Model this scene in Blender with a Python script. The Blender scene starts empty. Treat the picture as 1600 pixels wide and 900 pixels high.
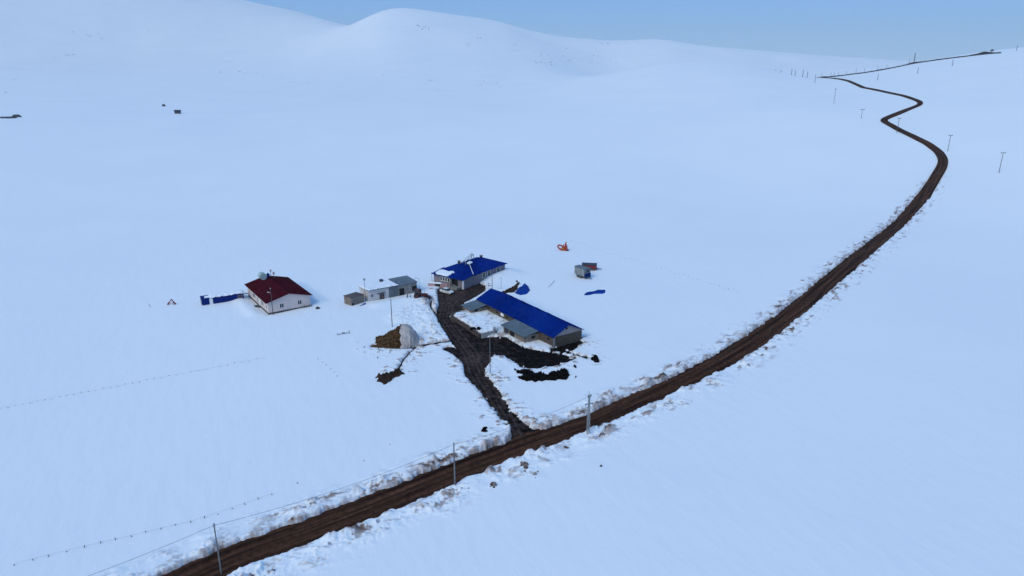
import bpy, math, random
import numpy as np
random.seed(7)
C = bpy.context.scene.collection
sc = bpy.context.scene
R = math.radians

# ------------------------------------------------------------------ camera
FPX, PITCH, CAMH = 1080.0, R(17.5), 60.0
cam = bpy.data.objects.new('camera', bpy.data.cameras.new('camera'))
C.objects.link(cam)
cam.data.sensor_width = 36.0
cam.data.lens = 36.0 * FPX / 1600.0
cam.data.clip_start = 1.0
cam.data.clip_end = 30000.0
cam.location = (0, 0, CAMH)
cam.rotation_euler = (R(90) - PITCH, 0, 0)
sc.camera = cam

# ------------------------------------------------------------------ noise
def _hash(ix, iy, seed):
    h = (ix.astype(np.int64) * 374761393 + iy.astype(np.int64) * 668265263 + seed * 974711) & 0xffffffff
    h = ((h ^ (h >> 13)) * 1274126177) & 0xffffffff
    return h ^ (h >> 16)

def perlin(x, y, seed=0):
    x = np.asarray(x, float); y = np.asarray(y, float)
    xi = np.floor(x); yi = np.floor(y)
    fx = x - xi; fy = y - yi
    u = fx * fx * fx * (fx * (fx * 6 - 15) + 10)
    v = fy * fy * fy * (fy * (fy * 6 - 15) + 10)
    def g(ox, oy):
        a = _hash(xi + ox, yi + oy, seed) * (2 * math.pi / 4294967296.0)
        return np.cos(a) * (fx - ox) + np.sin(a) * (fy - oy)
    a = g(0, 0); b = g(1, 0); c = g(0, 1); d = g(1, 1)
    return 1.5 * ((a + (b - a) * u) + ((c + (d - c) * u) - (a + (b - a) * u)) * v)

def fbm(x, y, oct=4, seed=0):
    s = 0; amp = 1.0; f = 1.0
    for k in range(oct):
        s = s + amp * perlin(x * f, y * f, seed + k * 17)
        amp *= 0.5; f *= 2.03
    return s

def sstep(a, b, x):
    t = np.clip((x - a) / (b - a), 0, 1)
    return t * t * (3 - 2 * t)

# ------------------------------------------------------------------ terrain shape (valley floor rising to hills)
def pix_dir(px, py):
    x = (px - 800) / FPX; y = (450 - py) / FPX
    return np.array([x, math.cos(PITCH) + y * math.sin(PITCH), -math.sin(PITCH) + y * math.cos(PITCH)])

def az_el(px, py):
    d = pix_dir(px, py)
    return math.atan2(d[0], d[1]), math.atan2(d[2], math.hypot(d[0], d[1]))

def ridge(pts, sig=0.35):
    """skyline of one hill as (azimuth, elevation) pairs, closed around the full circle"""
    q = sorted(az_el(*p) for p in pts)
    m = 0.5 * (q[0][1] + q[-1][1])
    q = [(-math.pi, m)] + q + [(math.pi, m)]
    A = np.radians(np.arange(-180, 180.01, 0.1)); E = np.interp(A, [a for a, e in q], [e for a, e in q])
    k = np.exp(-0.5 * (np.arange(-40, 41) * 0.1 / sig) ** 2); k /= k.sum()
    return A, np.convolve(np.pad(E, 40, mode='edge'), k, 'valid')

L600 = ridge([(-150, 190), (400, 190), (800, 184), (1100, 176), (1300, 168), (1450, 164), (1700, 160)], 1.2)
L1100 = ridge([(-150, 141), (400, 136), (700, 135), (800, 134), (900, 124), (960, 114), (1040, 99), (1130, 97), (1180, 103),
               (1220, 111), (1250, 115), (1290, 119), (1350, 112), (1400, 103), (1428, 97.5), (1480, 89.5), (1540, 80.5),
               (1600, 74), (1720, 60)])
LFAR = ridge([(-150, 100), (200, 95), (350, 84), (440, 70), (500, 52), (532, 41), (556, 35),
              (585, 22), (600, 17), (620, 14.5), (650, 16), (700, 23), (740, 28), (780, 34), (830, 50), (880, 58.5), (920, 58.5),
              (950, 62), (1000, 61), (1050, 61), (1100, 70), (1150, 75), (1200, 78), (1300, 85), (1400, 92), (1600, 105), (1720, 110)])
LBACK = ridge([(-150, -75), (0, -60), (200, -40), (330, -12), (400, 5), (450, 16), (490, 27), (515, 36), (540, 46), (600, 62), (700, 80), (800, 95), (1100, 112), (1720, 120)])

def raw_z(x, y):
    x = np.asarray(x, float); y = np.asarray(y, float)
    r = np.hypot(x, y); az = np.arctan2(x, y)
    e6 = np.interp(az, *L600); e11 = np.interp(az, *L1100); ef = np.interp(az, *LFAR); eb_ = np.interp(az, *LBACK)
    one = np.ones_like(r)
    z6 = CAMH + 600 * np.tan(e6); z11 = CAMH + 1100 * np.tan(e11)
    d2 = 2600 * one
    z2 = CAMH + d2 * np.tan(ef); z3 = CAMH + 3800 * np.tan(eb_)
    valley = sstep(R(1.5), R(9.0), az)                    # dip behind the middle ridge on the right only
    z15 = (z11 + (z2 - z11) * 0.22) * (1 - valley) + (z11 - 16) * valley
    Rn = [0 * one, 290 * one, 600 * one, 1100 * one, 1550 * one, d2, 3800 * one, 5200 * one, 7800 * one]
    Zn = [0 * one, 0 * one, z6, z11, z15, z2, z3, z3 - 90, z3 - 120]
    S = [(Zn[k + 1] - Zn[k]) / (Rn[k + 1] - Rn[k]) for k in range(8)]
    M = [0 * one]
    for k in range(1, 8):
        p = S[k - 1] * S[k]
        M.append(np.where(p > 0, 2 * p / np.where(np.abs(S[k - 1] + S[k]) < 1e-9, 1e-9, S[k - 1] + S[k]), 0))
    M.append(0 * one)
    z = np.zeros_like(r)
    for k in range(8):
        h = Rn[k + 1] - Rn[k]
        t = (r - Rn[k]) / h
        ok = (t >= 0) & (t < 1)
        t = np.clip(t, 0, 1)
        zz = ((2 * t**3 - 3 * t**2 + 1) * Zn[k] + (t**3 - 2 * t**2 + t) * h * M[k]
              + (-2 * t**3 + 3 * t**2) * Zn[k + 1] + (t**3 - t**2) * h * M[k + 1])
        z = np.where(ok, zz, z)
    z = np.where(r >= 7800, z3 - 120, z)
    w = sstep(420, 900, r)
    z = z + w * sstep(7000, 1500, r) * 0.35 * fbm(x / 170, y / 170, 3, 5)
    z = z + sstep(1250, 2300, r) * (6.0 * fbm(x / 520, y / 520, 3, 9) - 9.0 * np.abs(fbm(x / 210, y / 330, 3, 12))) * sstep(7600, 5000, r)
    return z

# the relief as a smoothed table over direction and distance
_TA = np.radians(np.arange(-180, 180.01, 0.1)); _TR = np.concatenate([[0], np.geomspace(150, 13500, 900)])
_g1, _g2 = np.meshgrid(_TA, _TR)
_TZ = raw_z(_g2 * np.sin(_g1), _g2 * np.cos(_g1))
_k = np.exp(-0.5 * (np.arange(-25, 26) / 7.0) ** 2); _k /= _k.sum()
_pad = np.concatenate([_TZ[:, -26:-1], _TZ, _TZ[:, 1:26]], 1)
_TZ = sum(_k[i] * _pad[:, i:i + len(_TA)] for i in range(51))
_k = np.exp(-0.5 * (np.arange(-8, 9) / 2.5) ** 2); _k /= _k.sum()
_pad = np.pad(_TZ, ((8, 8), (0, 0)), mode='edge')
_TZ = sum(_k[i] * _pad[i:i + len(_TR)] for i in range(17))
_LR0, _LRS = math.log(150), (math.log(13500) - math.log(150)) / 899
def base_z(x, y):
    x = np.asarray(x, float); y = np.asarray(y, float)
    r = np.hypot(x, y); az = np.degrees(np.arctan2(x, y))
    u = np.clip((az + 180) / 0.1, 0, len(_TA) - 1.001); i = u.astype(int); fu = u - i
    v = np.where(r < 150, r / 150, 1 + (np.log(np.maximum(r, 150)) - _LR0) / _LRS); v = np.clip(v, 0, len(_TR) - 1.001); j = v.astype(int); fv = v - j
    a = _TZ[j, i] * (1 - fu) + _TZ[j, i + 1] * fu; b = _TZ[j + 1, i] * (1 - fu) + _TZ[j + 1, i + 1] * fu
    return a * (1 - fv) + b * fv

_ts = np.concatenate([np.arange(30, 900, 0.5), np.geomspace(900, 7000, 3000)])
def at(px, py, z=None):
    """the point of the place seen at a photo pixel: on the ground, or on a level plane of height z above the farm"""
    d = pix_dir(px, py)
    if z is not None:
        t = (z - CAMH) / d[2]
        return np.array([d[0] * t, d[1] * t, z])
    P = _ts[:, None] * (d / math.hypot(d[0], d[1]))[None, :]
    dz = P[:, 2] + CAMH - base_z(P[:, 0], P[:, 1])
    i = np.argmax(dz < 0)
    if dz[i] >= 0: i = len(_ts) - 1
    a = dz[i - 1] / (dz[i - 1] - dz[i] + 1e-12)
    t = _ts[i - 1] + a * (_ts[i] - _ts[i - 1])
    x, y = t * d[0] / math.hypot(d[0], d[1]), t * d[1] / math.hypot(d[0], d[1])
    return np.array([x, y, float(base_z(np.array([x]), np.array([y]))[0])])

def gz(x, y):
    return float(base_z(np.array([x]), np.array([y]))[0])

def height_for(B, ytop):
    hs = np.linspace(0, 60, 6001)
    dz = CAMH - (B[2] + hs)
    fw = B[1] * math.cos(PITCH) + dz * math.sin(PITCH)
    up = B[1] * math.sin(PITCH) - dz * math.cos(PITCH)
    return float(hs[np.argmin(np.abs(450 - FPX * up / fw - ytop))])

# ------------------------------------------------------------------ road line and mud outlines
UP = [(190, 935), (280, 894), (395, 838), (447, 825), (520, 799), (569, 778), (640, 751), (712, 722), (800, 690), (840, 677), (890, 660),
      (940, 641), (990, 617), (1040, 597), (1083, 577), (1152, 535), (1227, 484), (1280, 439), (1317, 409), (1360, 376),
      (1407, 337), (1434, 307), (1465, 256), (1468, 249), (1460, 237), (1446, 226), (1416, 211), (1397, 200), (1376, 189.5),
      (1375, 187), (1387, 181), (1410, 172.5), (1432, 165), (1435, 160), (1413, 152), (1387, 146), (1349, 138), (1325, 127.5)]
LO = [(280, 935), (352, 900), (401, 882), (482, 854), (569, 819), (680, 773), (712, 755), (802, 721), (890, 687), (940, 666), (990, 642),
      (1045, 619), (1147, 571), (1216, 524), (1280, 471), (1341, 417), (1394, 371), (1431, 334), (1456, 303), (1480, 264),
      (1481, 255), (1473, 240), (1453, 225.7), (1425, 212), (1405, 204), (1384, 191.5), (1387, 188), (1408, 180), (1437, 167), (1443, 162.5),
      (1435, 157.5), (1413, 150), (1387, 145), (1349, 137.5), (1326, 126.8)]
up = np.array([at(*p)[:2] for p in UP]); lo = np.array([at(*p)[:2] for p in LO])
def resample(P, n):
    d = np.concatenate([[0], np.cumsum(np.hypot(*np.diff(P, axis=0).T))])
    s = np.linspace(0, d[-1], n)
    return np.stack([np.interp(s, d, P[:, 0]), np.interp(s, d, P[:, 1])], 1)
ur = resample(up, 700); lr = resample(lo, 4000)
cen = []; hw = []
for p in ur:
    q = lr[np.argmin(np.hypot(*(lr - p).T))]
    cen.append(0.5 * (p + q)); hw.append(0.5 * math.hypot(*(p - q)))
cen = np.array(cen); hw = np.clip(np.array(hw), 2.4, 3.9)
far_tail = np.array([at(*p)[:2] for p in [(1312, 124.2), (1298, 122.6), (1284, 121.8), (1274, 121.4)]])
cen = np.concatenate([cen, far_tail]); hw = np.concatenate([hw, [2.6] * 4])
ext0 = cen[0] - cen[30]; ext0 = ext0 / np.hypot(*ext0)                       # the road runs on past the left edge of the photo
cen = np.concatenate([[cen[0] + ext0 * k for k in (70, 50, 30, 12)], cen]); hw = np.concatenate([[hw[20]] * 4, hw])
d = np.concatenate([[0], np.cumsum(np.hypot(*np.diff(cen, axis=0).T))])
RS = np.arange(0, d[-1], 1.5)
RX = np.interp(RS, d, cen[:, 0]); RY = np.interp(RS, d, cen[:, 1]); RW = np.interp(RS, d, hw)
def smooth(a, n):
    k = np.hanning(2 * n + 3)[1:-1]; k /= k.sum()
    return np.convolve(np.pad(a, n, mode='edge'), k, 'valid')
RX = smooth(RX, 4); RY = smooth(RY, 4); RW = smooth(RW, 14)

def road_dist(x, y):
    """distance outside the road edge (negative on the road), side (+1 uphill side), position along it"""
    out = np.full(x.shape, 1e9); side = np.zeros(x.shape); tt = np.zeros(x.shape)
    step = 2
    X = RX[::step]; Y = RY[::step]
    for c in range(0, len(x), 20000):
        sl = slice(c, c + 20000)
        xx = x[sl]; yy = y[sl]
        m = (X > xx.min() - 40) & (X < xx.max() + 40) & (Y > yy.min() - 40) & (Y < yy.max() + 40)
        idx = np.nonzero(m)[0]
        if len(idx) == 0: continue
        d2 = (xx[:, None] - X[idx][None]) ** 2 + (yy[:, None] - Y[idx][None]) ** 2
        j = idx[np.argmin(d2, 1)] * step
        j = np.clip(j, 1, len(RX) - 2)
        tx = RX[j + 1] - RX[j - 1]; ty = RY[j + 1] - RY[j - 1]
        n = np.hypot(tx, ty) + 1e-9
        ox = xx - RX[j]; oy = yy - RY[j]
        al = (ox * tx + oy * ty) / n
        ct = (-ox * ty + oy * tx) / n
        ends = np.abs(al) > 4
        out[sl] = np.where(ends, np.sqrt(d2.min(1)), np.abs(ct)) - RW[j]
        side[sl] = np.sign(ct); tt[sl] = RS[j] + al
    return out, side, tt

def poly(pts, z=0.1): return np.array([at(px, py, z)[:2] for px, py in pts])
MUD = poly([(856, 679), (800, 706), (778, 699), (797, 689), (799, 675), (775, 647), (750, 612), (727, 587), (724, 570), (718, 551), (701, 529), (684, 502),
            (682, 489), (686, 474), (684, 463), (683, 453), (690, 447), (706, 447), (722, 448), (745, 441), (758, 446), (759, 454), (742, 465), (724, 474), (731, 478), (722, 486),
            (704, 491), (702, 494), (708, 498), (738, 519), (752, 527), (772, 526), (791, 526), (803, 535), (820, 543),
            (857, 550), (880, 554), (903, 559), (892, 564), (869, 574), (850, 574), (835, 577), (816, 575), (801, 564), (786, 556),
            (773, 556), (763, 570), (757, 582), (785, 617), (795, 637), (820, 662), (836, 670), (852, 672)])
MUD_BARN = poly([(858, 546), (866, 553), (884, 552), (897, 547), (903, 541), (914, 536), (905, 530), (870, 540)])
TRAILS = [(poly([(718, 532), (690, 535), (660, 540), (640, 544), (606, 543), (584, 541)]), 0.6),
          (poly([(650, 543), (640, 551), (630, 563), (622, 578)]), 0.16),
          (poly([(702, 545), (716, 552), (728, 562)]), 1.3),
          (poly([(683, 495), (675, 484), (672, 476), (678, 466)]), 0.32),
          (poly([(880, 549), (905, 556), (918, 560)]), 0.5)]
PEN = poly([(708, 494), (730, 506), (752, 521), (771, 518), (798, 503), (777, 488), (757, 473), (741, 479), (727, 486), (712, 490)], 0.7)
ROUGH = poly([(600, 497), (640, 470), (672, 462), (690, 470), (684, 500), (705, 530), (690, 533), (655, 540), (640, 520), (612, 505)])

def poly_sd(x, y, P):
    """signed distance to a polygon, negative inside"""
    d = np.full(x.shape, 1e9); ins = np.zeros(x.shape, bool)
    n = len(P)
    for i in range(n):
        ax, ay = P[i]; bx, by = P[(i + 1) % n]
        ex, ey = bx - ax, by - ay
        t = np.clip(((x - ax) * ex + (y - ay) * ey) / (ex * ex + ey * ey), 0, 1)
        d = np.minimum(d, np.hypot(x - ax - t * ex, y - ay - t * ey))
        c = ((ay > y) != (by > y)) & (x < ex * (y - ay) / (ey if abs(ey) > 1e-9 else 1e-9) + ax)
        ins ^= c
    return np.where(ins, -d, d)

def line_d(x, y, P):
    d = np.full(x.shape, 1e9)
    for i in range(len(P) - 1):
        ax, ay = P[i]; bx, by = P[i + 1]
        ex, ey = bx - ax, by - ay
        t = np.clip(((x - ax) * ex + (y - ay) * ey) / (ex * ex + ey * ey), 0, 1)
        d = np.minimum(d, np.hypot(x - ax - t * ex, y - ay - t * ey))
    return d

def mud_sd(x, y):
    s = np.minimum(poly_sd(x, y, MUD), poly_sd(x, y, MUD_BARN))
    for P, w in TRAILS: s = np.minimum(s, line_d(x, y, P) - w)
    return s

# building frames: origin, angle, footprint (needed by the snow too)
def frame(px0, px1, z0=0.1):
    a = at(px0[0], px0[1], z0)[:2]; b = at(px1[0], px1[1], z0)[:2]
    return a, math.atan2(*(b - a)[::-1]), float(np.hypot(*(b - a)))
BARN_O = np.array([9.3, 145.0]); BARN_A = R(34.0); BARN_W, BARN_L = 8.3, 32.4
RED_O, RED_A, RED_W = frame((420, 491), (485.5, 478.5)); RED_L = 19.0
BLU_O, BLU_A, BLU_L = frame((724, 452), (789, 427)); BLU_W = 11.2
WS_O, WS_A, WS_L = frame((576.5, 472.5), (651.7, 457.5)); WS_W = 6.0
def local(x, y, O, A):
    dx = x - O[0]; dy = y - O[1]
    return dx * math.cos(A) + dy * math.sin(A), -dx * math.sin(A) + dy * math.cos(A)
def world(lx, ly, O, A):
    return np.array([O[0] + lx * math.cos(A) - ly * math.sin(A), O[1] + lx * math.sin(A) + ly * math.cos(A)])
def rect_d(x, y, O, A, x0, x1, y0, y1):
    lx, ly = local(x, y, O, A)
    qx = np.maximum(np.maximum(x0 - lx, lx - x1), 0); qy = np.maximum(np.maximum(y0 - ly, ly - y1), 0)
    return np.hypot(qx, qy), lx, ly

SNOW = 0.25
def snow_height(x, y):
    """snow surface above base_z and how dirty it is (earth thrown onto it by ploughs and wheels)"""
    r = np.hypot(x, y)
    near = sstep(430, 350, r)
    h = SNOW + 0.055 * fbm(x / 26, y / 26, 3, 1) + 0.028 * fbm((x + 0.4 * y) / 2.4, (y - 0.4 * x) / 6.3, 3, 2)
    h = np.maximum(h, 0.16)
    dirt = np.zeros_like(x)
    # --- road banks
    s, side, t = road_dist(x, y)
    m = s < 14
    if m.any():
        xs, ys, ss, sd, ts = x[m], y[m], s[m], side[m], t[m]
        jit = 0.42 * fbm(xs / 1.9, ys / 1.9, 3, 21) + 0.25 * fbm(ts / 7.0, sd * 7.3, 2, 22)
        sj = ss + jit * sstep(-1.5, 0.5, ss) + np.where(sd > 0, -0.22, 0.10)
        amp = np.clip(0.72 + 0.85 * fbm(ts / 8.0, sd * 5.1, 3, 23), 0.08, 1.7)
        clod = np.maximum(0, fbm((ts + sd * ss * 0.8) / 2.6, ss / 1.5 + sd * 40, 2, 24) + 0.05)
        clod2 = np.maximum(0, fbm(xs / 0.8, ys / 0.8, 2, 26))
        wide = np.where(sd > 0, 4.2, 5.2)
        zone = sstep(0.0, 0.8, sj) * np.exp(-np.maximum(sj - 1.0, 0) ** 2 / (wide * 0.62) ** 2)
        patch = np.clip(0.58 + 1.1 * fbm(ts / 6.5, ss / 4.0 + sd * 30, 2, 27), 0, 1.5)
        bank = (0.42 * np.exp(-((sj - 1.0) / 1.0) ** 2) + 0.30 * np.exp(-((sj - 3.2) / 1.5) ** 2)) * amp
        hb = bank + zone * patch * (0.62 * clod + 0.26 * clod2) * sstep(420, 130, r[m]) * (1 + 0.75 * sstep(150, 85, r[m]))
        hn = near[m]
        hh = (h[m] + hb * hn)
        inside = sstep(0.22, -0.12, sj)
        h[m] = hh * (1 - inside * hn) + (-0.55) * inside * hn
        dn = np.clip(0.42 + 0.7 * fbm(xs / 1.8, ys / 1.8, 2, 31) + 0.8 * fbm(xs / 0.55, ys / 0.45, 2, 36), 0, 1.2)
        edge = np.exp(-np.maximum(sj, 0) / np.where(sd > 0, 1.05, 0.45)) * np.where(sd > 0, 0.50, 0.34) * (0.25 + dn) * np.clip(0.45 + amp * 0.6, 0.3, 1.2)
        pc = sstep(0.06, 0.62, fbm(ts / 3.6, ss / 1.9 + sd * 11, 3, 33) + 0.55 * fbm(xs / .7, ys / .5, 2, 34)) * zone
        lump = sstep(0.25, 0.7, clod * patch) * zone * 0.5
        dirt[m] = np.clip(edge + 0.66 * pc * np.clip(patch, 0.3, 1.2) + 0.34 * lump, 0, 0.9) * hn
    # --- the farm
    f = (x > -110) & (x < 70) & (y > 95) & (y < 235)
    if f.any():
        xs, ys = x[f], y[f]
        hh = h[f]; dd = dirt[f]
        ms = mud_sd(xs, ys)
        jit = 0.40 * fbm(xs / 1.7, ys / 1.7, 3, 41)
        mj = ms + jit * sstep(-1.8, 0.4, ms) * np.clip(0.40 + 0.8 * np.abs(ms), 0.25, 0.8) * (0.55 + 0.45 * sstep(-9, -3, xs)) + 0.35 * fbm(xs / 0.7, ys / 0.6, 2, 49) * sstep(-1.5, -0.2, ms) * (0.35 + 0.65 * sstep(-9, -3, xs))
        mj = mj + 4.0 * np.maximum(0, fbm(xs / 2.6, ys / 1.1, 3, 50) - 0.50) * sstep(-2.6, -0.6, ms) * sstep(-7, -2, xs)
        ro = poly_sd(xs, ys, ROUGH)
        churn = sstep(1.5, -3.0, ro)
        side_z = sstep(6.0, 0.5, ms) * sstep(0.0, 0.6, mj)
        tr = np.maximum(0, fbm(xs / 1.6, ys / 1.1, 3, 42) - 0.02)
        pat = np.clip(0.35 + fbm(xs / 6, ys / 6, 2, 43), 0, 1)
        hh = hh + side_z * (0.12 + 0.8 * tr * pat) + churn * (0.60 * tr + 0.25 * fbm(xs / 5, ys / 3, 2, 44))
        # knoll under the tracks between the workshop and the hay stack
        hh = hh + 0.55 * churn
        pe = poly_sd(xs, ys, PEN)
        inpen = sstep(0.35, -0.25, pe)
        hh = hh + inpen * (0.75 + 0.14 * fbm(xs / 1.4, ys / 1.0, 3, 45))
        ins = sstep(0.15, -0.12, mj) * (1 - inpen)
        dn = np.clip(0.5 + fbm(xs / 1.2, ys / 1.2, 3, 46), 0, 1)
        dd = np.maximum(dd, 0.5 * np.exp(-np.maximum(mj, 0) / 0.6) * dn)
        dd = np.maximum(dd, churn * 0.30 * sstep(0.1, 0.9, 0.55 * fbm(xs / 3.2, ys / 1.6, 2, 47) + 0.75 * fbm(xs / 0.9, ys / 0.42, 3, 147)))
        dd = np.maximum(dd, side_z * 0.55 * sstep(0.18, 0.55, tr * (pat + 0.3)))
        dd = np.maximum(dd, inpen * 0.36 * sstep(-0.1, 0.9, 0.6 * fbm(xs / 3.5, ys / 2.0, 2, 48) + 0.6 * fbm(xs / 0.9, ys / 0.4, 3, 148)))
        # drifts and hollows around buildings
        d_, lx, ly = rect_d(xs, ys, BARN_O, BARN_A, 0, BARN_W, 0, BARN_L)
        back = sstep(2.0, 9.0, ly) * sstep(BARN_L + 6, BARN_L - 4, ly) * (lx > BARN_W * 0.5)
        hh = hh + back * 1.5 * np.exp(-(np.maximum(lx - BARN_W, 0) / 4.2) ** 2)
        front = sstep(3.4, 5.6, 5.6 - np.abs(ly - 2.5)) * (lx < 1)
        d2, lx2, ly2 = rect_d(xs, ys, RED_O, RED_A, 0, RED_W, 0, RED_L)
        hh = hh - 0.34 * np.exp(-(d2 / 1.0) ** 2) * (1 - 0.55 * sstep(1.0, RED_W, lx2)) + 0.5 * np.exp(-((d2 - 3.4) / 1.7) ** 2) * sstep(-1, 2, ly2)
        d3, lx3, ly3 = rect_d(xs, ys, BLU_O, BLU_A, 0, BLU_L, 0, BLU_W)
        hh = hh + 1.3 * sstep(5.5, 15.0, lx3) * np.exp(-(np.maximum(-ly3, 0) / 4.5) ** 2) * (ly3 < 2) * (lx3 < BLU_L + 5) * sstep(BLU_L + 6, BLU_L, lx3)
        d4, lx4, ly4 = rect_d(xs, ys, WS_O, WS_A, 0, WS_L, 0, WS_W)
        hh = hh + 0.55 * np.exp(-((ly4 + 4.2) / 2.2) ** 2) * sstep(-3, 1, lx4) * sstep(WS_L - 1, WS_L - 5, lx4)
        hh = np.where(d3 < 0.01, np.minimum(hh, 0.2), hh)
        hh = hh * (1 - ins) + (-0.5) * ins
        h[f] = hh; dirt[f] = dd
    return h, dirt

def snow_z(x, y):
    a = np.array([float(x)]); b = np.array([float(y)])
    return float(base_z(a, b)[0] + snow_height(a, b)[0][0])

# ------------------------------------------------------------------ materials
def new_mat(name):
    m = bpy.data.materials.new(name); m.use_nodes = True
    return m, m.node_tree.nodes, m.node_tree.links, m.node_tree.nodes['Principled BSDF']

def ramp(nodes, stops):
    r = nodes.new('ShaderNodeValToRGB')
    while len(r.color_ramp.elements) > 1: r.color_ramp.elements.remove(r.color_ramp.elements[-1])
    r.color_ramp.elements[0].position = stops[0][0]; r.color_ramp.elements[0].color = (*stops[0][1], 1)
    for p, c in stops[1:]:
        e = r.color_ramp.elements.new(p); e.color = (*c, 1)
    return r

def mat(name, col, rough=0.7, var=0.18, scale=1.2, bump=0.0, bscale=8.0, metal=0.0, spec=0.35, wave=None, grime=None):
    """plain weathered surface: base colour broken up by two noises, optional corrugation (axis, pitch) and bump"""
    m, n, l, b = new_mat(name)
    tc = n.new('ShaderNodeTexCoord')
    nz = n.new('ShaderNodeTexNoise'); nz.inputs['Scale'].default_value = scale; nz.inputs['Detail'].default_value = 6
    l.new(tc.outputs['Object'], nz.inputs['Vector'])
    c0 = tuple(max(0, c * (1 - var)) for c in col); c1 = tuple(min(1, c * (1 + var)) for c in col)
    rp = ramp(n, [(0.3, c0), (0.7, c1)])
    l.new(nz.outputs['Fac'], rp.inputs['Fac'])
    out = rp.outputs['Color']
    if grime:
        gcol, gamt = grime
        n2 = n.new('ShaderNodeTexNoise'); n2.inputs['Scale'].default_value = scale * 0.6; n2.inputs['Detail'].default_value = 8
        n2.inputs['Roughness'].default_value = 0.7
        l.new(tc.outputs['Object'], n2.inputs['Vector'])
        r2 = ramp(n, [(0.45, (0, 0, 0)), (0.72, (gamt,) * 3)])
        l.new(n2.outputs['Fac'], r2.inputs['Fac'])
        mx = n.new('ShaderNodeMix'); mx.data_type = 'RGBA'
        mx.inputs[7].default_value = (*gcol, 1)
        l.new(r2.outputs['Color'], mx.inputs[0]); l.new(out, mx.inputs[6])
        out = mx.outputs[2]
    l.new(out, b.inputs['Base Color'])
    b.inputs['Roughness'].default_value = rough; b.inputs['Metallic'].default_value = metal
    b.inputs['Specular IOR Level'].default_value = spec
    hsrc = None
    if wave:
        w = n.new('ShaderNodeTexWave'); w.wave_type = 'BANDS'; w.bands_direction = wave[0]
        w.inputs['Scale'].default_value = 0.314 / wave[1] ; w.inputs['Distortion'].default_value = 0.0
        l.new(tc.outputs['Object'], w.inputs['Vector']); hsrc = w.outputs['Fac']; bd = 0.5
    elif bump:
        n3 = n.new('ShaderNodeTexNoise'); n3.inputs['Scale'].default_value = bscale; n3.inputs['Detail'].default_value = 6
        l.new(tc.outputs['Object'], n3.inputs['Vector']); hsrc = n3.outputs['Fac']; bd = bump
    if hsrc is not None:
        bp = n.new('ShaderNodeBump'); bp.inputs['Strength'].default_value = min(1, bd); bp.inputs['Distance'].default_value = 0.08
        l.new(hsrc, bp.inputs['Height']); l.new(bp.outputs['Normal'], b.inputs['Normal'])
    return m

def snow_mat():
    m, n, l, b = new_mat('snow')
    at_ = n.new('ShaderNodeAttribute'); at_.attribute_name = 'dirt'
    tc = n.new('ShaderNodeTexCoord')
    nz = n.new('ShaderNodeTexNoise'); nz.inputs['Scale'].default_value = 1.1; nz.inputs['Detail'].default_value = 7; nz.inputs['Roughness'].default_value = 0.65
    l.new(tc.outputs['Object'], nz.inputs['Vector'])
    big = n.new('ShaderNodeTexNoise'); big.inputs['Scale'].default_value = 0.02; big.inputs['Detail'].default_value = 5
    l.new(tc.outputs['Object'], big.inputs['Vector'])
    rp = ramp(n, [(0.3, (0.83, 0.85, 0.875)), (0.7, (0.865, 0.88, 0.895))])
    l.new(big.outputs['Fac'], rp.inputs['Fac'])
    mu = n.new('ShaderNodeMath'); mu.operation = 'MULTIPLY_ADD'; mu.inputs[1].default_value = 0.9; mu.inputs[2].default_value = 0.55
    l.new(nz.outputs['Fac'], mu.inputs[0])
    mm = n.new('ShaderNodeMath'); mm.operation = 'MULTIPLY'; mm.use_clamp = True
    l.new(at_.outputs['Fac'], mm.inputs[0]); l.new(mu.outputs[0], mm.inputs[1])
    dr = ramp(n, [(0.0, (0.85, 0.865, 0.89)), (0.35, (0.46, 0.40, 0.39)), (0.75, (0.17, 0.115, 0.09)), (1.0, (0.07, 0.045, 0.035))])
    l.new(mm.outputs[0], dr.inputs['Fac'])
    mx = n.new('ShaderNodeMix'); mx.data_type = 'RGBA'
    st = n.new('ShaderNodeMath'); st.operation = 'MULTIPLY'; st.use_clamp = True; st.inputs[1].default_value = 6.0
    l.new(mm.outputs[0], st.inputs[0])
    l.new(st.outputs[0], mx.inputs[0]); l.new(rp.outputs['Color'], mx.inputs[6]); l.new(dr.outputs['Color'], mx.inputs[7])
    l.new(mx.outputs[2], b.inputs['Base Color'])
    b.inputs['Roughness'].default_value = 0.75; b.inputs['Specular IOR Level'].default_value = 0.2
    n3 = n.new('ShaderNodeTexNoise'); n3.inputs['Scale'].default_value = 2.2; n3.inputs['Detail'].default_value = 6
    l.new(tc.outputs['Object'], n3.inputs['Vector'])
    bp = n.new('ShaderNodeBump'); bp.inputs['Strength'].default_value = 0.25; bp.inputs['Distance'].default_value = 0.08
    l.new(n3.outputs['Fac'], bp.inputs['Height']); l.new(bp.outputs['Normal'], b.inputs['Normal'])
    return m

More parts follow.
